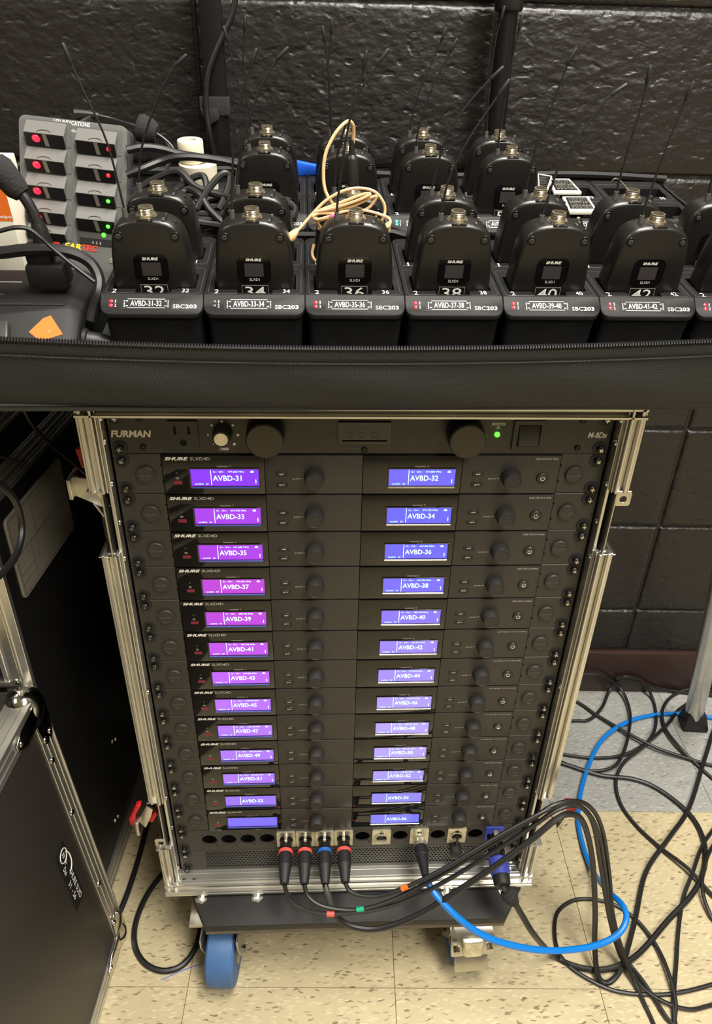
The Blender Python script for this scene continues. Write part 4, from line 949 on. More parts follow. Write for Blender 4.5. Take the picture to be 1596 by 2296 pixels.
text('LED INDICATIONS', 34 * sx_, 4.2, 'white_print', ec, (50 * sx_, -.2, 147 * sz_), bold=.02)
text('Full Charge', 18 * sx_, 3, 'white_print', ec, (52 * sx_, -.2, 139.4 * sz_), bold=.01)
text('EAR', 17 * sx_, 6.2, 'eartec_yellow', ec, (50 * sx_, -.6, 25 * sz_), bold=.04, shear=.2)
text('TEC', 16 * sx_, 6.2, 'eartec_red', ec, (66.5 * sx_, -.6, 25 * sz_), bold=.04, shear=.2)
em = part('emblem', bx(29 * sx_, 40 * sx_, -.5, 0, 21 * sz_, 29 * sz_), 'label_black', ec); part('emblem_fill', bx(31 * sx_, 37.5 * sx_, -.8, -.3, 22 * sz_, 28 * sz_), 'eartec_red', em)
part('screw', M().lathe((88 * sx_, 0, 14 * sz_), (0, -1, 0), [(0, 3), (.8, 2.4)], 12), 'nickel', ec)
part('power_jack', M().cyl((57 * sx_, 12, EH - 1), (66 * sx_, 12, EH + 6), 6, n=14), 'black_plastic', ec)
adp = thing('charger_cord', 'thin black twin cord with a cloth wrap behind the grey battery charger', 'cable', mtx=tmx(*(-109.2, 262.0, 30.2)))
a0 = Vector((-109.2, 262.0, 30.2))
def acp(name, m, ma, **kw):
    q = M(); q.v = [tuple(Vector(p) - a0) for p in m.v]; q.f = m.f; return part(name, q, ma, adp, **kw)
acp('plug', M().tube([(-110.2, 262.0, 29.8), (-106.5, 262.0, 30.3), (-96.4, 262.0, 30.1), (-86.4, 262.0, 29.0)], [6, 5, 4, 3], 10), 'black_plastic')
acp('cord', M().tube(spline([(-86.4, 262.0, 29.0), (-71.7, 262.0, 25.9), (-50.3, 255.0, 21.9), (-27.1, 250.0, 15.8), (-12.8, 245.0, 6.4), (-10.3, 240.0, -1.1), (-18.4, 230.0, -16.3), (-24.2, 215.0, -32.3), (-22.0, 200.0, -38.9)], 5), 1.7, 7), 'rubber_cable')
acp('cord', M().tube(spline([(-86.6, 262.0, 28.1), (-72.0, 262.0, 24.6), (-50.5, 255.0, 20.2), (-27.4, 250.0, 14.0), (-14.8, 245.0, 5.5), (-12.3, 240.0, -2.0), (-20.4, 230.0, -17.2), (-26.2, 215.0, -33.2), (-24.0, 200.0, -39.8)], 5), 1.5, 7), 'rubber_cable')
acp('cloth_wrap', M().tube([(-47.1, 253.0, 22.4), (-43.1, 253.0, 20.8), (-32.7, 251.0, 17.2), (-26.3, 250.0, 15.4)], [11, 14, 13, 9], 12), 'velcro')

# ------------------------------------------------------------------ cables and tape behind the front chargers
for lb, y_, x0, x1, y0, y1, r_ in (('tall upper roll of white cloth tape standing on another roll', 285, 398, 455, 309, 372, 0), ('wide lower roll of white tape under the smaller roll', 285, 400, 484, 366, 412, 1)):
    pass
def roll(name, label, px0, px1, zt_, zb, yc):
    cx = (px0 + px1) / 2; rad = (px1 - px0) / 2
    o = thing(name, label, 'tape roll', mtx=tmx(cx, yc, zb), group='rolls of white tape')
    h = zt_ - zb
    part('tape_winding', M().lathe((0, 0, 0), (0, 0, 1), [(0, rad * .62), (0, rad * .96), (1, rad), (h - 1, rad), (h, rad * .96), (h, rad * .62), (0, rad * .62)], 32, False, False), 'tape_white', o)
    part('cardboard_core', M().lathe((0, 0, -.2), (0, 0, 1), [(0, rad * .5), (0, rad * .62), (h + .6, rad * .62), (h + .6, rad * .5), (0, rad * .5)], 28, False, False), 'box_white', o)
    return o
roll('tape_roll', 'wide lower roll of white tape under the narrower roll', -13.5, 29, -23, -52, 290)
roll('tape_roll', 'narrow upper roll of white cloth tape stacked on the wide roll', -12.5, 16, 0.5, -22, 290)
sup = thing('adapter_brick', 'black power adapter under the tape rolls', 'adapter', mtx=tmx(8, 290, ZF))
part('adapter_body', bx(-50, 50, -32, 32, 0, 57), 'black_plastic', sup, bevel=4)
part('adapter_label', bx(-34, 8, -18, 18, 57, 57.2), 'label_black', sup); part('indicator', M().lathe((-44, -20, 57), (0, 0, 1), [(0, 1.8), (.6, 1.4)], 10), 'blue_led', sup)
tcable('power_cable', 'thick black power cable running above the coiled cords, upper of two', [(-56.1, 230.0, 4.7), (-40.2, 235.0, 6.3), (-22.8, 240.0, 3.6), (-0.0, 240.0, -1.8), (27.9, 240.0, -5.3), (60.9, 240.0, -9.2), (89.6, 235.0, -13.7)], 4.2)
tcable('power_cable', 'thick black power cable with print, lower of two beside the tape', [(-54.6, 205.0, -12.7), (-38.3, 210.0, -7.8), (-20.8, 220.0, -3.3), (-2.1, 222.0, 0.8), (20.4, 226.0, -0.3), (42.8, 232.0, -5.1), (63.4, 236.0, -10.8), (89.6, 232.0, -16.5)], 3.9)
# coiled cord bundle
cb = thing('coiled_cord', 'bundle of coiled black cords between the charger and the packs', 'cable', mtx=tmx(40, 180, ZF))
rr = random.Random(11)
for i in range(22):
    cx, cy = 40 + rr.uniform(-20, 22), 180 + rr.uniform(-14, 14); a_, b_ = rr.uniform(52, 80), rr.uniform(24, 40); z0 = -98 + i * 2.9; ph = rr.uniform(0, 6)
    pts = [(cx + a_ * math.cos(t + ph) - 40, cy + b_ * math.sin(t + ph) - 180, z0 - ZF + 7 * math.sin(2 * t + ph) + rr.uniform(-2, 2)) for t in [j * 6.6 / 11 for j in range(12)]]
    part('loop', M().tube(spline(pts, 5), 3.6, 8), 'rubber_cable', cb)
for pth in ([(-42.3, 170.0, -18.5), (-19.2, 175.0, -6.8), (3.7, 175.0, -0.1), (21.9, 160.0, -10.1), (48.6, 150.0, -15.1), (62.6, 140.0, -13.8)], [(-0.0, 150.0, -20.1), (12.8, 160.0, -12.4), (26.7, 150.0, -15.4), (35.5, 140.0, -24.9), (48.6, 130.0, -34.2)],
            [(22.4, 140.0, -25.0), (35.7, 155.0, -8.4), (48.8, 165.0, 1.5), (55.1, 165.0, -2.6), (50.8, 150.0, -15.1), (44.3, 140.0, -24.7)], [(16.8, 150.0, -26.3), (38.9, 150.0, -25.6), (65.5, 150.0, -25.2)], [(17.6, 140.0, -29.4), (39.5, 140.0, -29.1), (68.1, 140.0, -27.9)], [(18.3, 130.0, -33.3), (39.7, 130.0, -36.1), (66.2, 125.0, -37.4)],
            [(-10.9, 165.0, -20.8), (7.4, 170.0, -11.3), (16.7, 172.0, -5.3), (28.0, 172.0, -3.0), (31.3, 160.0, -12.1), (21.7, 150.0, -21.9)]):
    part('loop', M().tube([(p[0] - 40, p[1] - 180, p[2] - ZF) for p in spline(pth, 6)], 3.5, 8), 'rubber_cable', cb)
# blue clamp and silver rod in the gap
bc = thing('blue_clip', 'bright blue plastic clip peeking out behind the packs', 'clip', mtx=tmx(*(133.1, 318.0, -35.7)))
part('jaw', M().loops([[(-18, 0, -9), (18, 0, -7), (12, 0, 3), (-16, 0, 8)], [(-18, 9, -9), (18, 9, -7), (12, 9, 3), (-16, 9, 8)]]), 'blue_plastic', bc, bevel=1.5)
part('jaw', M().loops([[(-18, 0, -20), (16, 0, -20), (18, 0, -12), (-18, 0, -13)], [(-18, 9, -20), (16, 9, -20), (18, 9, -12), (-18, 9, -13)]]), 'blue_plastic', bc, bevel=1.5)
part('clip_bolt', M().cyl((0, -3, -11), (0, 12, -11), 3.5, n=10), 'black_plastic', bc)
tcable('rod_cable', 'black cable lying across the gap between the two charger rows', [(73.3, 140.0, -50.8), (118.5, 140.0, -49.0), (145.7, 140.0, -48.6), (181.9, 138.0, -46.5), (213.9, 140.0, -44.6), (230.0, 138.0, -47.3), (254.8, 132.0, -50.3)], 3.2)
tcable('rod_cable', 'second black cable in the gap right of the tan headset coil', [(213.7, 150.0, -41.4), (223.6, 146.0, -43.1), (234.7, 140.0, -46.6), (250.2, 134.0, -47.4)], 3.0)

# ------------------------------------------------------------------ white inserts lying on the empty back chargers
def insert(label, c0, c1, c2, c3, th):
    o_ = Vector(c0); o = thing('battery_insert', label, 'battery', mtx=tmx(*c0), group='white batteries on the back chargers')
    q = [Vector(c) - o_ for c in (c0, c1, c2, c3)]
    part('case', M().loops([[tuple(p) for p in q], [tuple(p + Vector((0, 0, th))) for p in q]]), 'white_plate', o, bevel=1)
    cc = sum(q, Vector()) / 4
    q2 = [cc + (p - cc) * .8 for p in q]
    pn = part('printed_label', M().loops([[tuple(p + Vector((0, 0, th - .2))) for p in q2], [tuple(p + Vector((0, 0, th + .2))) for p in q2]]), 'label_black', o)
    ex, ey = q2[1] - q2[0], q2[3] - q2[0]; dm = M(); rn = random.Random(5)
    for r_ in range(7):
        t = .1
        while t < .9:
            l = rn.uniform(.04, .14); a = q2[0] + ex * t + ey * (.1 + r_ * .125); b = q2[0] + ex * min(.93, t + l) + ey * (.1 + r_ * .125); h = ey * .05
            zz = Vector((0, 0, th + .3)); dm.add([tuple(a + zz), tuple(b + zz), tuple(b + h + zz), tuple(a + h + zz)], [(0, 1, 2, 3)]); t += l + rn.uniform(.02, .06)
    part('small_print', dm, 'plate_grey', pn, smooth=False)
insert('white battery with dark label resting in the nearer empty bay', (411.3, 183.7, -40.0), (444.2, 185.0, -40.0), (447.6, 231.3, -40.0), (417.4, 230.0, -40.0), 5)
insert('white battery with dark label resting in the farther empty bay', (412.9, 248.1, -40.0), (446.2, 249.6, -40.0), (445.1, 298.3, -40.0), (418.0, 296.9, -40.0), 4)
insert('white battery standing askew half hidden behind the packs', (393.3, 243.9, -38.0), (398.2, 225.2, -32.0), (411.4, 259.9, -28.0), (396.4, 268.9, -28.0), 6)
def hook_wire(label, pts): tag(part('wire_bail', M().tube([Vector(p) - Vector(pts[0]) for p in spline(pts, 4)], 1.0, 6), 'steel', None), label, 'wire').matrix_world = tmx(*pts[0])
hook_wire('bent silver wire bail standing on the far empty charger', [(493.0, 290.0, -38.8), (496.0, 290.0, -33.7), (502.6, 290.0, -34.1), (514.5, 285.0, -43.6), (523.4, 280.0, -48.5)])
hook_wire('bent silver belt clip wire beside the front transmitters', [(382.3, 70.0, -10.8), (381.4, 70.0, -5.1), (384.3, 70.0, -4.6), (388.3, 70.0, -10.7), (392.3, 70.0, -16.9)])

# ------------------------------------------------------------------ tan headset microphone coiled around a pack
hm = thing('headset_microphone', 'tan headset microphone cable coiled on top of a pack', 'microphone', mtx=tmx(*(172.6, 75.0, 9.1)))
h0 = Vector((172.6, 75.0, 9.1))
def hp(name, m, ma, **kw):
    q = M(); q.v = [tuple(Vector(p) - h0) for p in m.v]; q.f = m.f; return part(name, q, ma, hm, **kw)
h_t = Vector((171.2, 75.0, 43.7)); h_b = Vector((172.3, 75.0, 19.9)); ax = (h_t - h_b).normalized()
hp('plug_collar', M().lathe(tuple(h_b - ax * 12), tuple(ax), [(0, 5.6), (2, 6), (11, 6), (12, 5)], 18), 'nickel')
hp('plug_body', M().lathe(tuple(h_b), tuple(ax), [(0, 5.6), (22, 5.6), (24, 4.8), (26, 3), (38, 2.2)], 18), 'black_plastic')
hp('cable', M().tube(spline([(171.7, 75.0, 54.4), (172.1, 74.0, 64.2), (170.7, 72.0, 70.5), (167.5, 70.0, 73.0), (162.1, 66.0, 71.1), (154.6, 62.0, 63.3), (147.8, 58.0, 50.3), (145.9, 54.0, 35.4), (147.8, 50.0, 22.0), (155.5, 46.0, 11.4), (165.4, 46.0, 3.9)], 6), 1.5, 8), 'tan_cable')
for pth in ([(117.3, 30.0, -9.5), (125.1, 34.0, -3.9), (136.1, 40.0, 6.3), (147.7, 44.0, 16.4), (163.0, 46.0, 24.2), (176.9, 48.0, 26.0), (190.0, 46.0, 23.8), (198.0, 44.0, 15.3), (199.1, 42.0, 6.5), (194.5, 36.0, -3.0), (196.7, 34.0, -4.2)],
            [(136.1, 44.0, 5.7), (151.5, 42.0, 8.9), (170.8, 42.0, 12.9), (189.8, 42.0, 21.4), (189.2, 42.0, 16.9), (182.6, 42.0, 10.1), (167.0, 40.0, 7.5), (143.8, 40.0, 7.2), (136.8, 38.0, 5.5), (140.6, 38.0, 2.5), (155.3, 38.0, 6.5)],
            [(136.8, 40.0, -1.3), (147.6, 38.0, 3.4), (163.0, 38.0, 9.3), (180.3, 38.0, 10.6), (196.0, 38.0, 7.1), (203.4, 36.0, 4.0), (201.8, 32.0, -0.7), (193.9, 30.0, -1.6)],
            [(139.1, 38.0, 4.0), (142.2, 40.0, -3.5), (147.0, 42.0, -8.9), (140.7, 44.0, -7.3)],
            [(137.6, 40.0, 7.9), (155.3, 40.0, 11.9), (174.4, 40.0, 18.1), (185.7, 40.0, 23.4), (179.0, 42.0, 22.7), (163.0, 42.0, 16.6), (142.3, 42.0, 8.8)],
            [(137.5, 44.0, -21.6), (135.8, 40.0, -27.4), (137.0, 36.0, -31.5), (140.5, 34.0, -33.9)], [(197.4, 34.0, -3.0), (202.6, 34.0, 1.7), (203.0, 34.0, -4.1), (200.9, 34.0, -9.2)]):
    hp('cable', M().tube(spline(pth, 6), 1.35, 7), 'tan_cable')
hp('microphone_tip', M().tube([(116.1, 28.0, -11.5), (118.1, 29.0, -9.1), (121.2, 31.0, -6.3), (123.5, 33.0, -4.4)], [3.4, 4.2, 3, 1.6], 12), 'tan_cable')
hp('pink_band', M().tube([(151.1, 37.6, 4.7), (155.3, 37.6, 5.5)], 2.1, 10), 'pink_band')

# ------------------------------------------------------------------ power strip box and leads at the left end of the bag
ps = thing('power_strip', 'black power distribution strip at the left end of the bag', 'power strip', mtx=tmx(-125, 25, ZF))
prof = [(50, 0), (50, 50), (-28, 50), (-46, 40), (-72, 28), (-76, 0)]
part('housing', M().loops([[(-104, a, b) for a, b in prof], [(48, a, b) for a, b in prof], [(60, a * .93, b * .86) for a, b in prof]]), 'charger_plastic', ps, bevel=3, seg=3)
part('top_ridge', bx(-103, 46, -27, -24, 49, 51.2), 'black_plastic', ps, bevel=.6)
part('side_vent', M().box(55, 60.6, 4, 34, 30, 34).box(55, 61, 4, 34, 22, 26), 'hole_black', ps)
part('cable_gland', M().lathe((54, -36, 22), (1, 0, -.1), [(0, 11), (8, 11), (9, 9), (22, 8), (30, 6)], 16), 'black_plastic', ps)
part('switch_frame', M().loops([[(-66, -48, 41), (6, -48, 41), (10, -76, 26), (-70, -76, 26)], [(-64, -46, 47), (4, -46, 47), (8, -76, 33), (-68, -76, 33)]]), 'black_plastic', ps, bevel=3)
part('rocker', M().loops([[(-46, -50, 45), (-14, -50, 45), (-12, -72, 33), (-48, -72, 33)], [(-44, -52, 50), (-16, -52, 50), (-14, -72, 40), (-46, -72, 40)]]), 'grey_wedge', ps, bevel=2)
part('status_light', bx(-42, -34, 20, 22, 50, 50.5), 'teal_led', ps); part('status_print', bx(-31, -3, 20.5, 21.5, 50, 50.2), 'grey_print', ps)
for x, y in ((-20, -6), (-34, -6), (-48, -14), (-26, -20)):
    part('slot', bx(x, x + 9, y, y + 2, 49.9, 50.3), 'grey_wedge', ps)
ot = tag(part('orange_tag', M().loops([[(0, 0, 0), (12, 5, 9), (18, 6, 11), (26, 0, -2), (10, -8, -4)], [(0, -1, .6), (12, 4, 9.8), (18, 5, 11.8), (26, -1, -1.4), (10, -9, -3.4)]]), 'orange_print', None), 'orange and white fabric tag in front of the power strip', 'tag')
ot.matrix_world = tmx(*(-91.9, -58.0, -55.9)); part('white_print', M().lathe((13, -1.5, 2.4), (0, -.75, .65), [(0, 4), (.5, 4)], 16), 'white_print', ot)
# plug standing in the strip with its lead and cloth wrap
pg = thing('wall_plug', 'black power plug standing in the power strip with a wrapped lead', 'plug', mtx=tmx(*(-97.7, 30.0, -42.7)))
g0 = Vector((-97.7, 30.0, -42.7))
def gp(name, m, ma, **kw):
    q = M(); q.v = [tuple(Vector(p) - g0) for p in m.v]; q.f = m.f; return part(name, q, ma, pg, **kw)
c_ = Vector((-96.9, 30.0, -39.4))
gp('plug_body', bx(c_.x - 16, c_.x + 18, c_.y - 12, c_.y + 14, c_.z - 16, c_.z + 6), 'black_plastic', bevel=4)
gp('plug_neck', bx(c_.x - 14, c_.x + 9, c_.y - 9, c_.y + 9, c_.z + 4, c_.z + 22), 'black_plastic', bevel=4)
gp('strain_relief', M().tube([(-95.0, 30.0, -23.6), (-95.0, 30.0, -13.9), (-95.1, 30.0, -5.2), (-95.7, 30.0, -0.0)], [8.5, 7.5, 6.5, 5], 12), 'black_plastic')
gp('lead', M().tube(spline([(-95.5, 30.0, -0.8), (-97.6, 32.0, 7.7), (-101.6, 34.0, 16.8), (-106.8, 36.0, 24.3), (-112.4, 38.0, 32.4), (-124.7, 41.0, 42.3), (-149.7, 60.0, 38.7), (-189.7, 85.0, 9.7), (-234.0, 100.0, -35.5), (-272.3, 110.0, -74.3)], 5), 4.6, 10), 'rubber_cable')
gp('cloth_wrap', M().tube([(-103.8, 35.0, 20.7), (-107.4, 36.0, 24.6), (-112.6, 38.0, 31.7), (-117.8, 39.0, 37.2), (-122.6, 40.0, 41.3)], [7, 10, 11, 13, 12], 14), 'velcro')
tcable('power_cable', 'thick black cable arching over the power strip into the bag', [(-264.6, 25.0, -54.9), (-232.7, 25.0, -49.8), (-180.0, 20.0, -32.2), (-143.9, 20.0, -22.5), (-129.3, 20.0, -22.7), (-107.1, 22.0, -20.6), (-85.4, 24.0, -21.1), (-68.2, 26.0, -25.6), (-56.6, 26.0, -34.2), (-51.0, 20.0, -44.9), (-50.4, 10.0, -52.7), (-55.6, 5.0, -64.9), (-59.3, 0.0, -75.1)], 5.2)
tcable('thin_cable', 'thin black cord looping over the plug at the far left', [(-254.0, 20.0, -52.6), (-204.6, 15.0, -34.2), (-155.8, 10.0, -12.7), (-131.9, 10.0, -4.3), (-120.1, 10.0, -0.5), (-107.6, 12.0, 1.8), (-97.9, 14.0, -0.2), (-90.5, 14.0, -6.8), (-84.3, 14.0, -14.2), (-69.3, 12.0, -28.6), (-51.8, 8.0, -42.5)], 1.8)
# wipes box
wb = thing('wipes_box', 'white and orange box of wipes at the far left edge', 'box', mtx=tmx(-230, 178, ZF))
part('carton', bx(0, 58, 0, 52, 0, 110), 'box_white', wb, bevel=1)
part('orange_print', bx(2, 58.3, -.3, .2, 58, 92), 'orange_print', wb)
text('50 wipes', 24, 4.6, 'white_print', wb, (48, -.5, 62), bold=.02)

# ------------------------------------------------------------------ leads plugged into the connector panel
def lead(name, label, cat, org, group=None): return thing(name, label, cat, org, group)
def lead_part(root, org, name, m, ma, **kw):
    q = M(); q.v = [(x - org[0], y - org[1], z - org[2]) for x, y, z in m.v]; q.f = m.f
    return part(name, q, ma, root, **kw)
def xlr(x, end, band, label, path, r, marks=(), printed=False):
    org = (x, 0, -646); rt = lead('microphone_lead', label, 'cable', org, 'leads plugged into the connector panel')
    e = Vector(end); s = Vector((x, 2, -646)); ax = (e - s).normalized(); L = (e - s).length
    lead_part(rt, org, 'plug_shell', M().lathe(tuple(s), tuple(ax), [(0, 8.6), (16, 8.6), (17, 9.3), (21, 9.3)], 20), 'screw_black')
    lead_part(rt, org, 'colour_band', M().lathe(tuple(s + ax * 21), tuple(ax), [(0, 9.6), (.5, 10), (4.6, 10), (5, 9.6)], 24), band)
    lead_part(rt, org, 'boot', M().lathe(tuple(s + ax * 26), tuple(ax), [(0, 9.4), (8, 9.6), (18, 9.2), (19, 8.4), (L - 28, 5.8), (L - 26, 4.4)], 14), 'rubber_black')
    lead_part(rt, org, 'release_tab', M().loops([[(x - 2, 0, -636.5), (x + 2, 0, -636.5), (x + 2, -12, -636.8), (x - 2, -12, -636.8)], [(x - 2, 0, -633.5), (x + 2, 0, -633.5), (x + 2, -10, -634), (x - 2, -10, -634)]]), 'nickel', bevel=.6)
    p = spline(run_on([end] + path), 6)
    cb_ = lead_part(rt, org, 'cable', M().tube(p, r, 9), 'rubber_cable')
    for px_i, ma in marks:
        i = min(range(len(p) - 1), key=lambda k: (p[k] - Vector(px_i)).length)
        d = (p[i + 1] - p[i]).normalized(); lead_part(rt, org, 'marker_band', M().lathe(tuple(p[i] - d * 5), tuple(d), [(0, r + .6), (10, r + .6)], 14), ma)
    if printed:
        lead_part(rt, org, 'printed_sleeve', M().tube(p[2:13], r + .35, 9), 'grey_wedge')
xlr(-90.8, (-91.0, -67.0, -644.7), 'band_red', 'black microphone lead with red band in socket OUT 4, leftmost',
    [(-84.7, -76.0, -661.4), (-69.4, -84.0, -671.1), (-48.3, -90.0, -673.1), (-19.0, -92.0, -673.1), (24.7, -92.0, -667.1), (68.5, -88.0, -654.7), (120.0, -80.0, -625.3), (175.8, -70.0, -584.6), (228.4, -58.0, -546.8), (256.4, -50.0, -528.4), (281.0, -44.0, -526.6), (305.4, -40.0, -547.3), (328.7, -40.0, -592.9), (352.3, -42.0, -670.7), (387.6, -48.0, -794.9), (418.9, -83.4, -870.0), (428.2, -121.6, -880.0), (431.2, -153.1, -881.0), (426.3, -211.9, -881.0), (476.2, -262.6, -881.0)], 2.9, [((-27.8, -92.0, -672.7), 'band_red')])
xlr(-64.3, (-64.7, -67.0, -645.9), 'band_red', 'black microphone lead with red band in socket OUT 3',
    [(-60.0, -76.0, -656.5), (-45.3, -84.0, -664.0), (-21.9, -88.0, -668.6), (9.0, -90.0, -667.7), (50.7, -88.0, -651.8), (107.6, -80.0, -616.0), (168.4, -70.0, -571.2), (223.6, -58.0, -534.1), (251.8, -50.0, -517.6), (283.4, -42.0, -520.5), (311.3, -38.0, -543.8), (335.7, -38.0, -594.1), (362.2, -40.0, -684.7), (387.9, -46.0, -786.7), (420.1, -56.7, -872.0), (438.0, -92.0, -879.0), (450.7, -135.0, -878.0), (458.0, -153.9, -881.0), (450.5, -212.7, -881.0), (511.2, -263.8, -881.0)], 3.0, [((9.0, -90.0, -667.7), 'band_green')])
xlr(-37.7, (-37.0, -67.0, -647.2), 'band_blue', 'thick black lead with blue band and printed sleeve in socket OUT 2',
    [(-33.6, -76.0, -654.7), (-27.7, -84.0, -675.2), (-15.8, -90.0, -693.5), (7.8, -96.0, -701.0), (40.3, -98.0, -698.1), (86.4, -96.0, -672.6), (137.0, -88.0, -632.9), (186.7, -78.0, -592.7), (228.5, -66.0, -560.9), (259.8, -54.0, -538.2), (283.2, -46.0, -541.9), (304.4, -42.0, -570.3), (330.5, -42.0, -649.2), (353.7, -48.0, -758.5), (366.2, -56.0, -839.1), (369.3, -80.8, -872.0), (380.4, -89.1, -880.0), (399.1, -80.7, -878.0), (419.2, -57.9, -876.0), (459.6, 4.2, -879.0), (507.8, 83.3, -880.0), (571.9, 143.6, -876.0), (635.9, 205.5, -878.0), (715.7, 315.7, -878.0), (787.0, 408.0, -880.0)], 4.0, printed=True)
xlr(-11.2, (-10.5, -67.0, -645.4), 'band_red', 'black microphone lead with red band and orange marker in socket OUT 1',
    [(-4.2, -74.0, -652.3), (11.5, -80.0, -653.2), (33.3, -84.0, -647.6), (65.9, -86.0, -627.9), (116.9, -82.0, -593.1), (171.8, -72.0, -554.6), (222.3, -60.0, -528.6), (248.8, -52.0, -520.1), (273.2, -46.0, -518.4), (294.9, -42.0, -535.1), (316.4, -42.0, -570.7), (342.6, -44.0, -656.8), (378.3, -50.0, -779.2), (411.9, -61.8, -868.0), (435.3, -104.8, -874.0), (484.0, -127.5, -880.0), (536.9, -121.6, -881.0)], 2.9, [((65.9, -86.0, -627.9), 'band_orange')])
# network lead
org = (95.0, 0, -646); nl = lead('network_lead', 'bright blue network cable with a black boot', 'cable', org)
s = Vector((95, 0, -646)); e = Vector((95.8, -66.0, -637.8)); ax = (e - s).normalized()
lead_part(nl, org, 'plug_shell', M().lathe(tuple(s), tuple(ax), [(0, 8.4), (14, 8.4), (16, 9.2), (20, 9.2)], 20), 'nickel')
lead_part(nl, org, 'boot', M().lathe(tuple(s + ax * 20), tuple(ax), [(0, 9.3), (14, 9.2), (15, 8), ((e - s).length - 20, 4.6)], 14), 'rubber_black')
lead_part(nl, org, 'latch_label', bx(91, 99, -17, -9, -637.4, -636.8), 'white_print')
lead_part(nl, org, 'cable', M().tube(spline(run_on([tuple(e), (99.4, -76.0, -639.8), (111.9, -90.0, -649.4), (134.8, -104.0, -667.2), (162.2, -112.0, -689.9), (193.2, -116.0, -707.7), (238.1, -116.0, -727.7), (285.2, -110.0, -745.2), (338.1, -98.0, -758.5), (374.5, -84.0, -758.0), (391.8, -66.0, -751.7), (393.6, -44.0, -753.8), (389.8, -8.0, -778.5), (411.5, 75.8, -864.0), (414.3, 130.2, -878.0), (421.7, 184.4, -880.0), (443.1, 240.9, -880.0), (476.6, 301.4, -880.0), (519.1, 359.2, -878.0), (568.6, 397.0, -876.0), (632.2, 426.0, -880.0), (712.3, 434.2, -880.0), (801.1, 417.5, -880.0)]), 6), 4.4, 10), 'blue_cable')
# blue locking mains lead
org = (201.2, 0, -646); ml = lead('mains_lead', 'black mains lead with a blue locking plug and cloth wrap', 'cable', org)
s = Vector((201, 1, -646)); e = Vector((200.1, -72.0, -655.0)); ax = (e - s).normalized(); L = (e - s).length
lead_part(ml, org, 'plug_shell', M().lathe(tuple(s), tuple(ax), [(0, 10), (14, 10), (15, 11.4), (28, 11.4), (30, 10.6), (36, 10.6)], 22), 'gloss_black')
lead_part(ml, org, 'plug_body', M().lathe(tuple(s + ax * 36), tuple(ax), [(0, 11.8), (2, 13.4), (18, 13.4), (24, 12.2)], 22), 'powercon_blue')
lead_part(ml, org, 'plug_nut', M().lathe(tuple(s + ax * 60), tuple(ax), [(0, 12), (10, 11.4), (13, 9), (14, 5)], 16), 'rubber_black')
lead_part(ml, org, 'lock_tab', bx(198, 205, -16, -4, -634, -630), 'nickel', bevel=.8)
ps_ = spline([tuple(e), (204.5, -78.0, -657.5), (214.6, -80.0, -673.2), (231.0, -82.0, -706.5), (256.7, -84.0, -757.3), (309.9, -51.4, -872.0), (337.0, -62.4, -880.0), (370.2, -71.5, -878.0), (404.5, -68.8, -874.0), (446.8, -48.9, -876.0), (513.0, 0.9, -876.0), (571.0, 42.5, -874.0), (612.1, 90.1, -876.0), (634.1, 143.0, -880.0), (630.9, 192.9, -880.0), (597.6, 245.0, -880.0), (555.8, 271.3, -880.0), (494.1, 282.1, -880.0), (424.5, 313.3, -880.0)], 6)
lead_part(ml, org, 'cable', M().tube(ps_, 4.3, 9), 'rubber_cable')
lead_part(ml, org, 'cloth_wrap', M().tube(ps_[5:14], [8, 10, 9, 11, 10, 11, 9, 8, 7], 12), 'velcro')
cp_ = thing('rubber_cap', 'round black rubber cap hanging below the rightmost network socket', 'cap', (148.4, -10, -671))
part('cap_body', M().lathe((0, 12, 0), (0, -1, 0), [(0, 8), (10, 8.6), (16, 8), (17, 6)], 20), 'knob_rubber', cp_)
part('cap_loop', M().tube([(0, 8, 4), (0, 4, 14), (2, 9, 22)], 1.6, 6), 'knob_rubber', cp_)

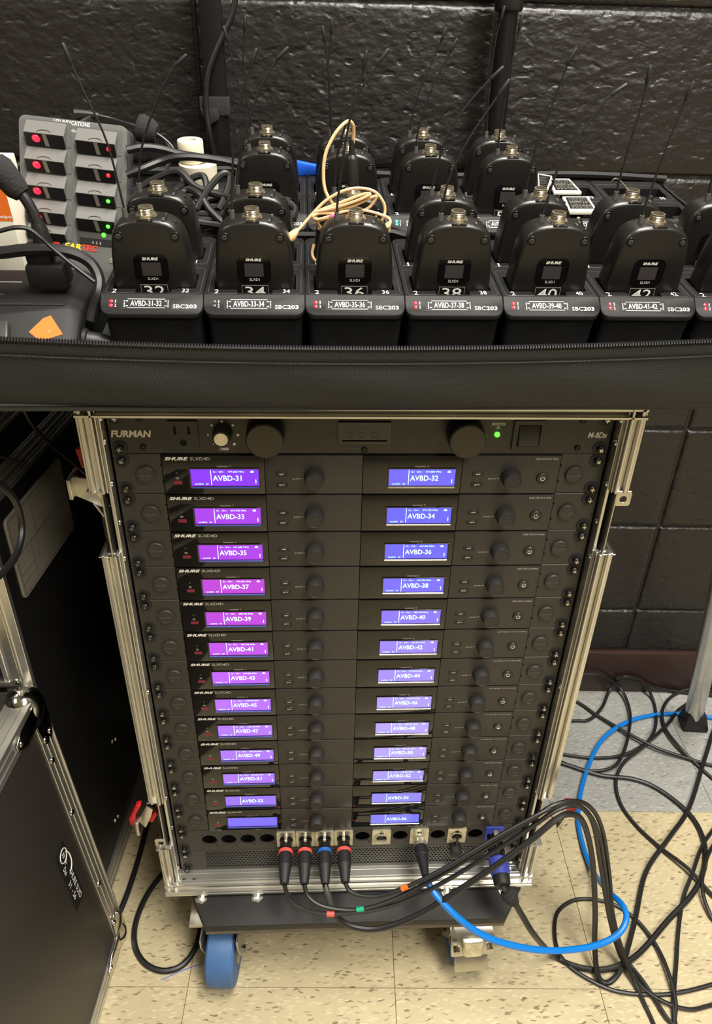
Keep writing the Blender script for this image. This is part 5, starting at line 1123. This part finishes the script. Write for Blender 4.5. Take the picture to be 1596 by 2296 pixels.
# ------------------------------------------------------------------ loose cables on the floor
FLC = [
 ('black cable in a small loop in front of the blue cable on beige tiles', [(557.9, -91.7, -881.0), (483.7, -105.5, -881.0), (436.3, -106.4, -881.0), (391.6, -100.1, -881.0), (356.9, -82.9, -881.0), (332.4, -62.4, -881.0), (321.8, -39.1, -881.0), (326.3, -5.0, -881.0), (340.3, 21.9, -881.0), (369.2, 38.1, -881.0), (402.8, 38.6, -881.0), (436.3, 28.0, -881.0), (462.8, 0.4, -880.0), (476.8, -40.0, -878.0), (477.7, -83.2, -874.0), (472.2, -121.9, -876.0), (458.0, -153.9, -881.0), (450.5, -212.7, -881.0), (511.2, -263.8, -881.0)], 3.0),
 ('black cable from behind the rack curving under the silver table leg', [(418.2, 338.2, -881.0), (494.5, 323.3, -881.0), (559.4, 329.7, -880.0), (613.5, 355.3, -876.0), (673.5, 400.8, -876.0), (730.0, 452.8, -880.0), (837.4, 497.0, -873.9)], 3.4),
 ('straight black cable crossing the grey tiles diagonally', [(487.2, 483.1, -881.0), (538.2, 430.7, -879.0), (577.3, 383.2, -874.0), (624.5, 339.2, -872.0), (679.3, 315.7, -877.0), (742.3, 293.8, -881.0)], 3.4),
 ('black cable looping by the baseboard then running down over the beige tiles', [(473.4, 419.3, -881.0), (516.3, 421.1, -880.0), (555.4, 454.5, -878.0), (585.5, 497.0, -869.0), (609.5, 497.0, -833.8), (651.8, 497.0, -847.7), (673.7, 473.2, -880.0), (650.7, 402.2, -877.0), (608.1, 348.5, -872.0), (551.1, 309.2, -876.0), (521.1, 269.1, -880.0), (511.9, 220.4, -881.0), (523.9, 173.4, -881.0), (549.4, 126.5, -878.0), (579.5, 80.3, -872.0), (612.1, 22.3, -880.0)], 3.3),
 ('thin black cable arching beside the rack edge on the grey tiles', [(510.3, 497.0, -824.2), (559.7, 497.0, -829.0), (606.5, 497.0, -865.4), (609.4, 443.2, -874.0), (585.4, 381.2, -872.0), (553.5, 327.0, -874.0), (518.6, 293.4, -874.0), (466.6, 292.4, -879.0), (422.0, 319.6, -881.0)], 3.2),
 ('black cable hugging the brown baseboard behind the silver leg', [(590.4, 497.0, -836.1), (653.0, 497.0, -853.0), (718.2, 497.4, -876.0), (832.0, 481.5, -881.0)], 3.2),
 ('black cable looping left of the silver table leg', [(787.4, 497.0, -874.3), (731.2, 490.5, -880.0), (684.0, 447.1, -877.0), (666.4, 394.9, -876.0), (672.7, 344.3, -874.0), (693.3, 304.9, -880.0), (721.2, 249.8, -881.0)], 3.3),
 ('black cable running from the lower right corner up the right edge', [(685.1, 183.0, -881.0), (626.3, 128.8, -878.0), (582.0, 73.8, -872.0), (552.1, 36.3, -878.0), (522.6, -14.8, -880.0), (497.9, -64.8, -880.0), (469.8, -120.9, -878.0), (461.8, -154.1, -881.0), (460.5, -218.2, -881.0), (532.6, -245.4, -881.0)], 3.1),
 ('black cable bend cut off by the right edge of the picture', [(675.9, 157.5, -877.0), (621.9, 103.7, -872.0), (588.1, 51.1, -870.0), (582.8, 9.8, -876.0), (595.8, -20.0, -881.0)], 3.1)]
for lb, pts, r in FLC:
    cable('floor_cable', lb, pts, r, group='loose cables on the floor')
cable('floor_cable', 'black cable looping on the floor between the lid and the blue wheel', [(-272.8, 150.6, -881.0), (-304.5, 106.5, -881.0), (-325.7, 64.7, -881.0), (-333.7, 21.5, -881.0), (-326.9, -14.2, -881.0), (-307.0, -39.6, -881.0), (-278.4, -51.3, -881.0), (-251.2, -44.5, -881.0), (-235.0, -19.0, -881.0), (-230.5, 18.5, -881.0), (-222.5, 54.4, -881.0)], 4.4, group='loose cables on the floor')
cable('floor_cable', 'straight black cable behind the lid running towards the rack', [(-364.6, 29.5, -881.0), (-357.4, 69.4, -881.0), (-352.9, 119.8, -881.0), (-351.0, 169.8, -881.0), (-350.7, 261.2, -881.0)], 4.6, group='loose cables on the floor')
tag(part('pen_mark', M().tube([Vector(p) - Vector((-280.1, -62.6, -884.6)) for p in spline([(-280.1, -62.6, -884.6), (-255.7, -52.1, -884.6), (-240.0, -46.2, -884.6), (-224.1, -41.6, -884.6)], 4)], .5, 4), 'blue_plastic', None, (-280.1, -62.6, -884.6)), 'thin blue pen scribble on the beige floor tile', 'mark')
# cords hanging at the left, in front of the tall road case
cable('hanging_cord', 'black cord slanting down across the tall road case', [(-360.0, 85.6, -8.0), (-360.0, 100.7, -36.5), (-360.0, 123.7, -75.8), (-360.0, 175.6, -129.8), (-345.0, 208.1, -179.5), (-320.0, 186.4, -198.8)], 2.4)
cable('hanging_cord', 'thick black cord bulging in from the left picture edge', [(-345.0, -147.7, -0.2), (-345.0, -83.5, -26.3), (-345.0, -40.0, -50.4), (-345.0, -14.6, -71.8), (-345.0, 4.0, -100.2), (-345.0, 4.0, -129.2), (-345.0, -17.3, -144.7), (-345.0, -53.3, -143.3), (-345.0, -98.4, -127.6), (-345.0, -154.5, -98.5), (-345.0, -196.4, -67.4)], 3.6)
cable('hanging_cord', 'thin black cord tip in front of the aluminium case edge', [(-352.0, -116.7, 36.6), (-352.0, -55.5, -8.9), (-352.0, -5.8, -42.9), (-352.0, 19.1, -58.6), (-352.0, 40.7, -73.9), (-352.0, 59.8, -83.9)], 1.6)
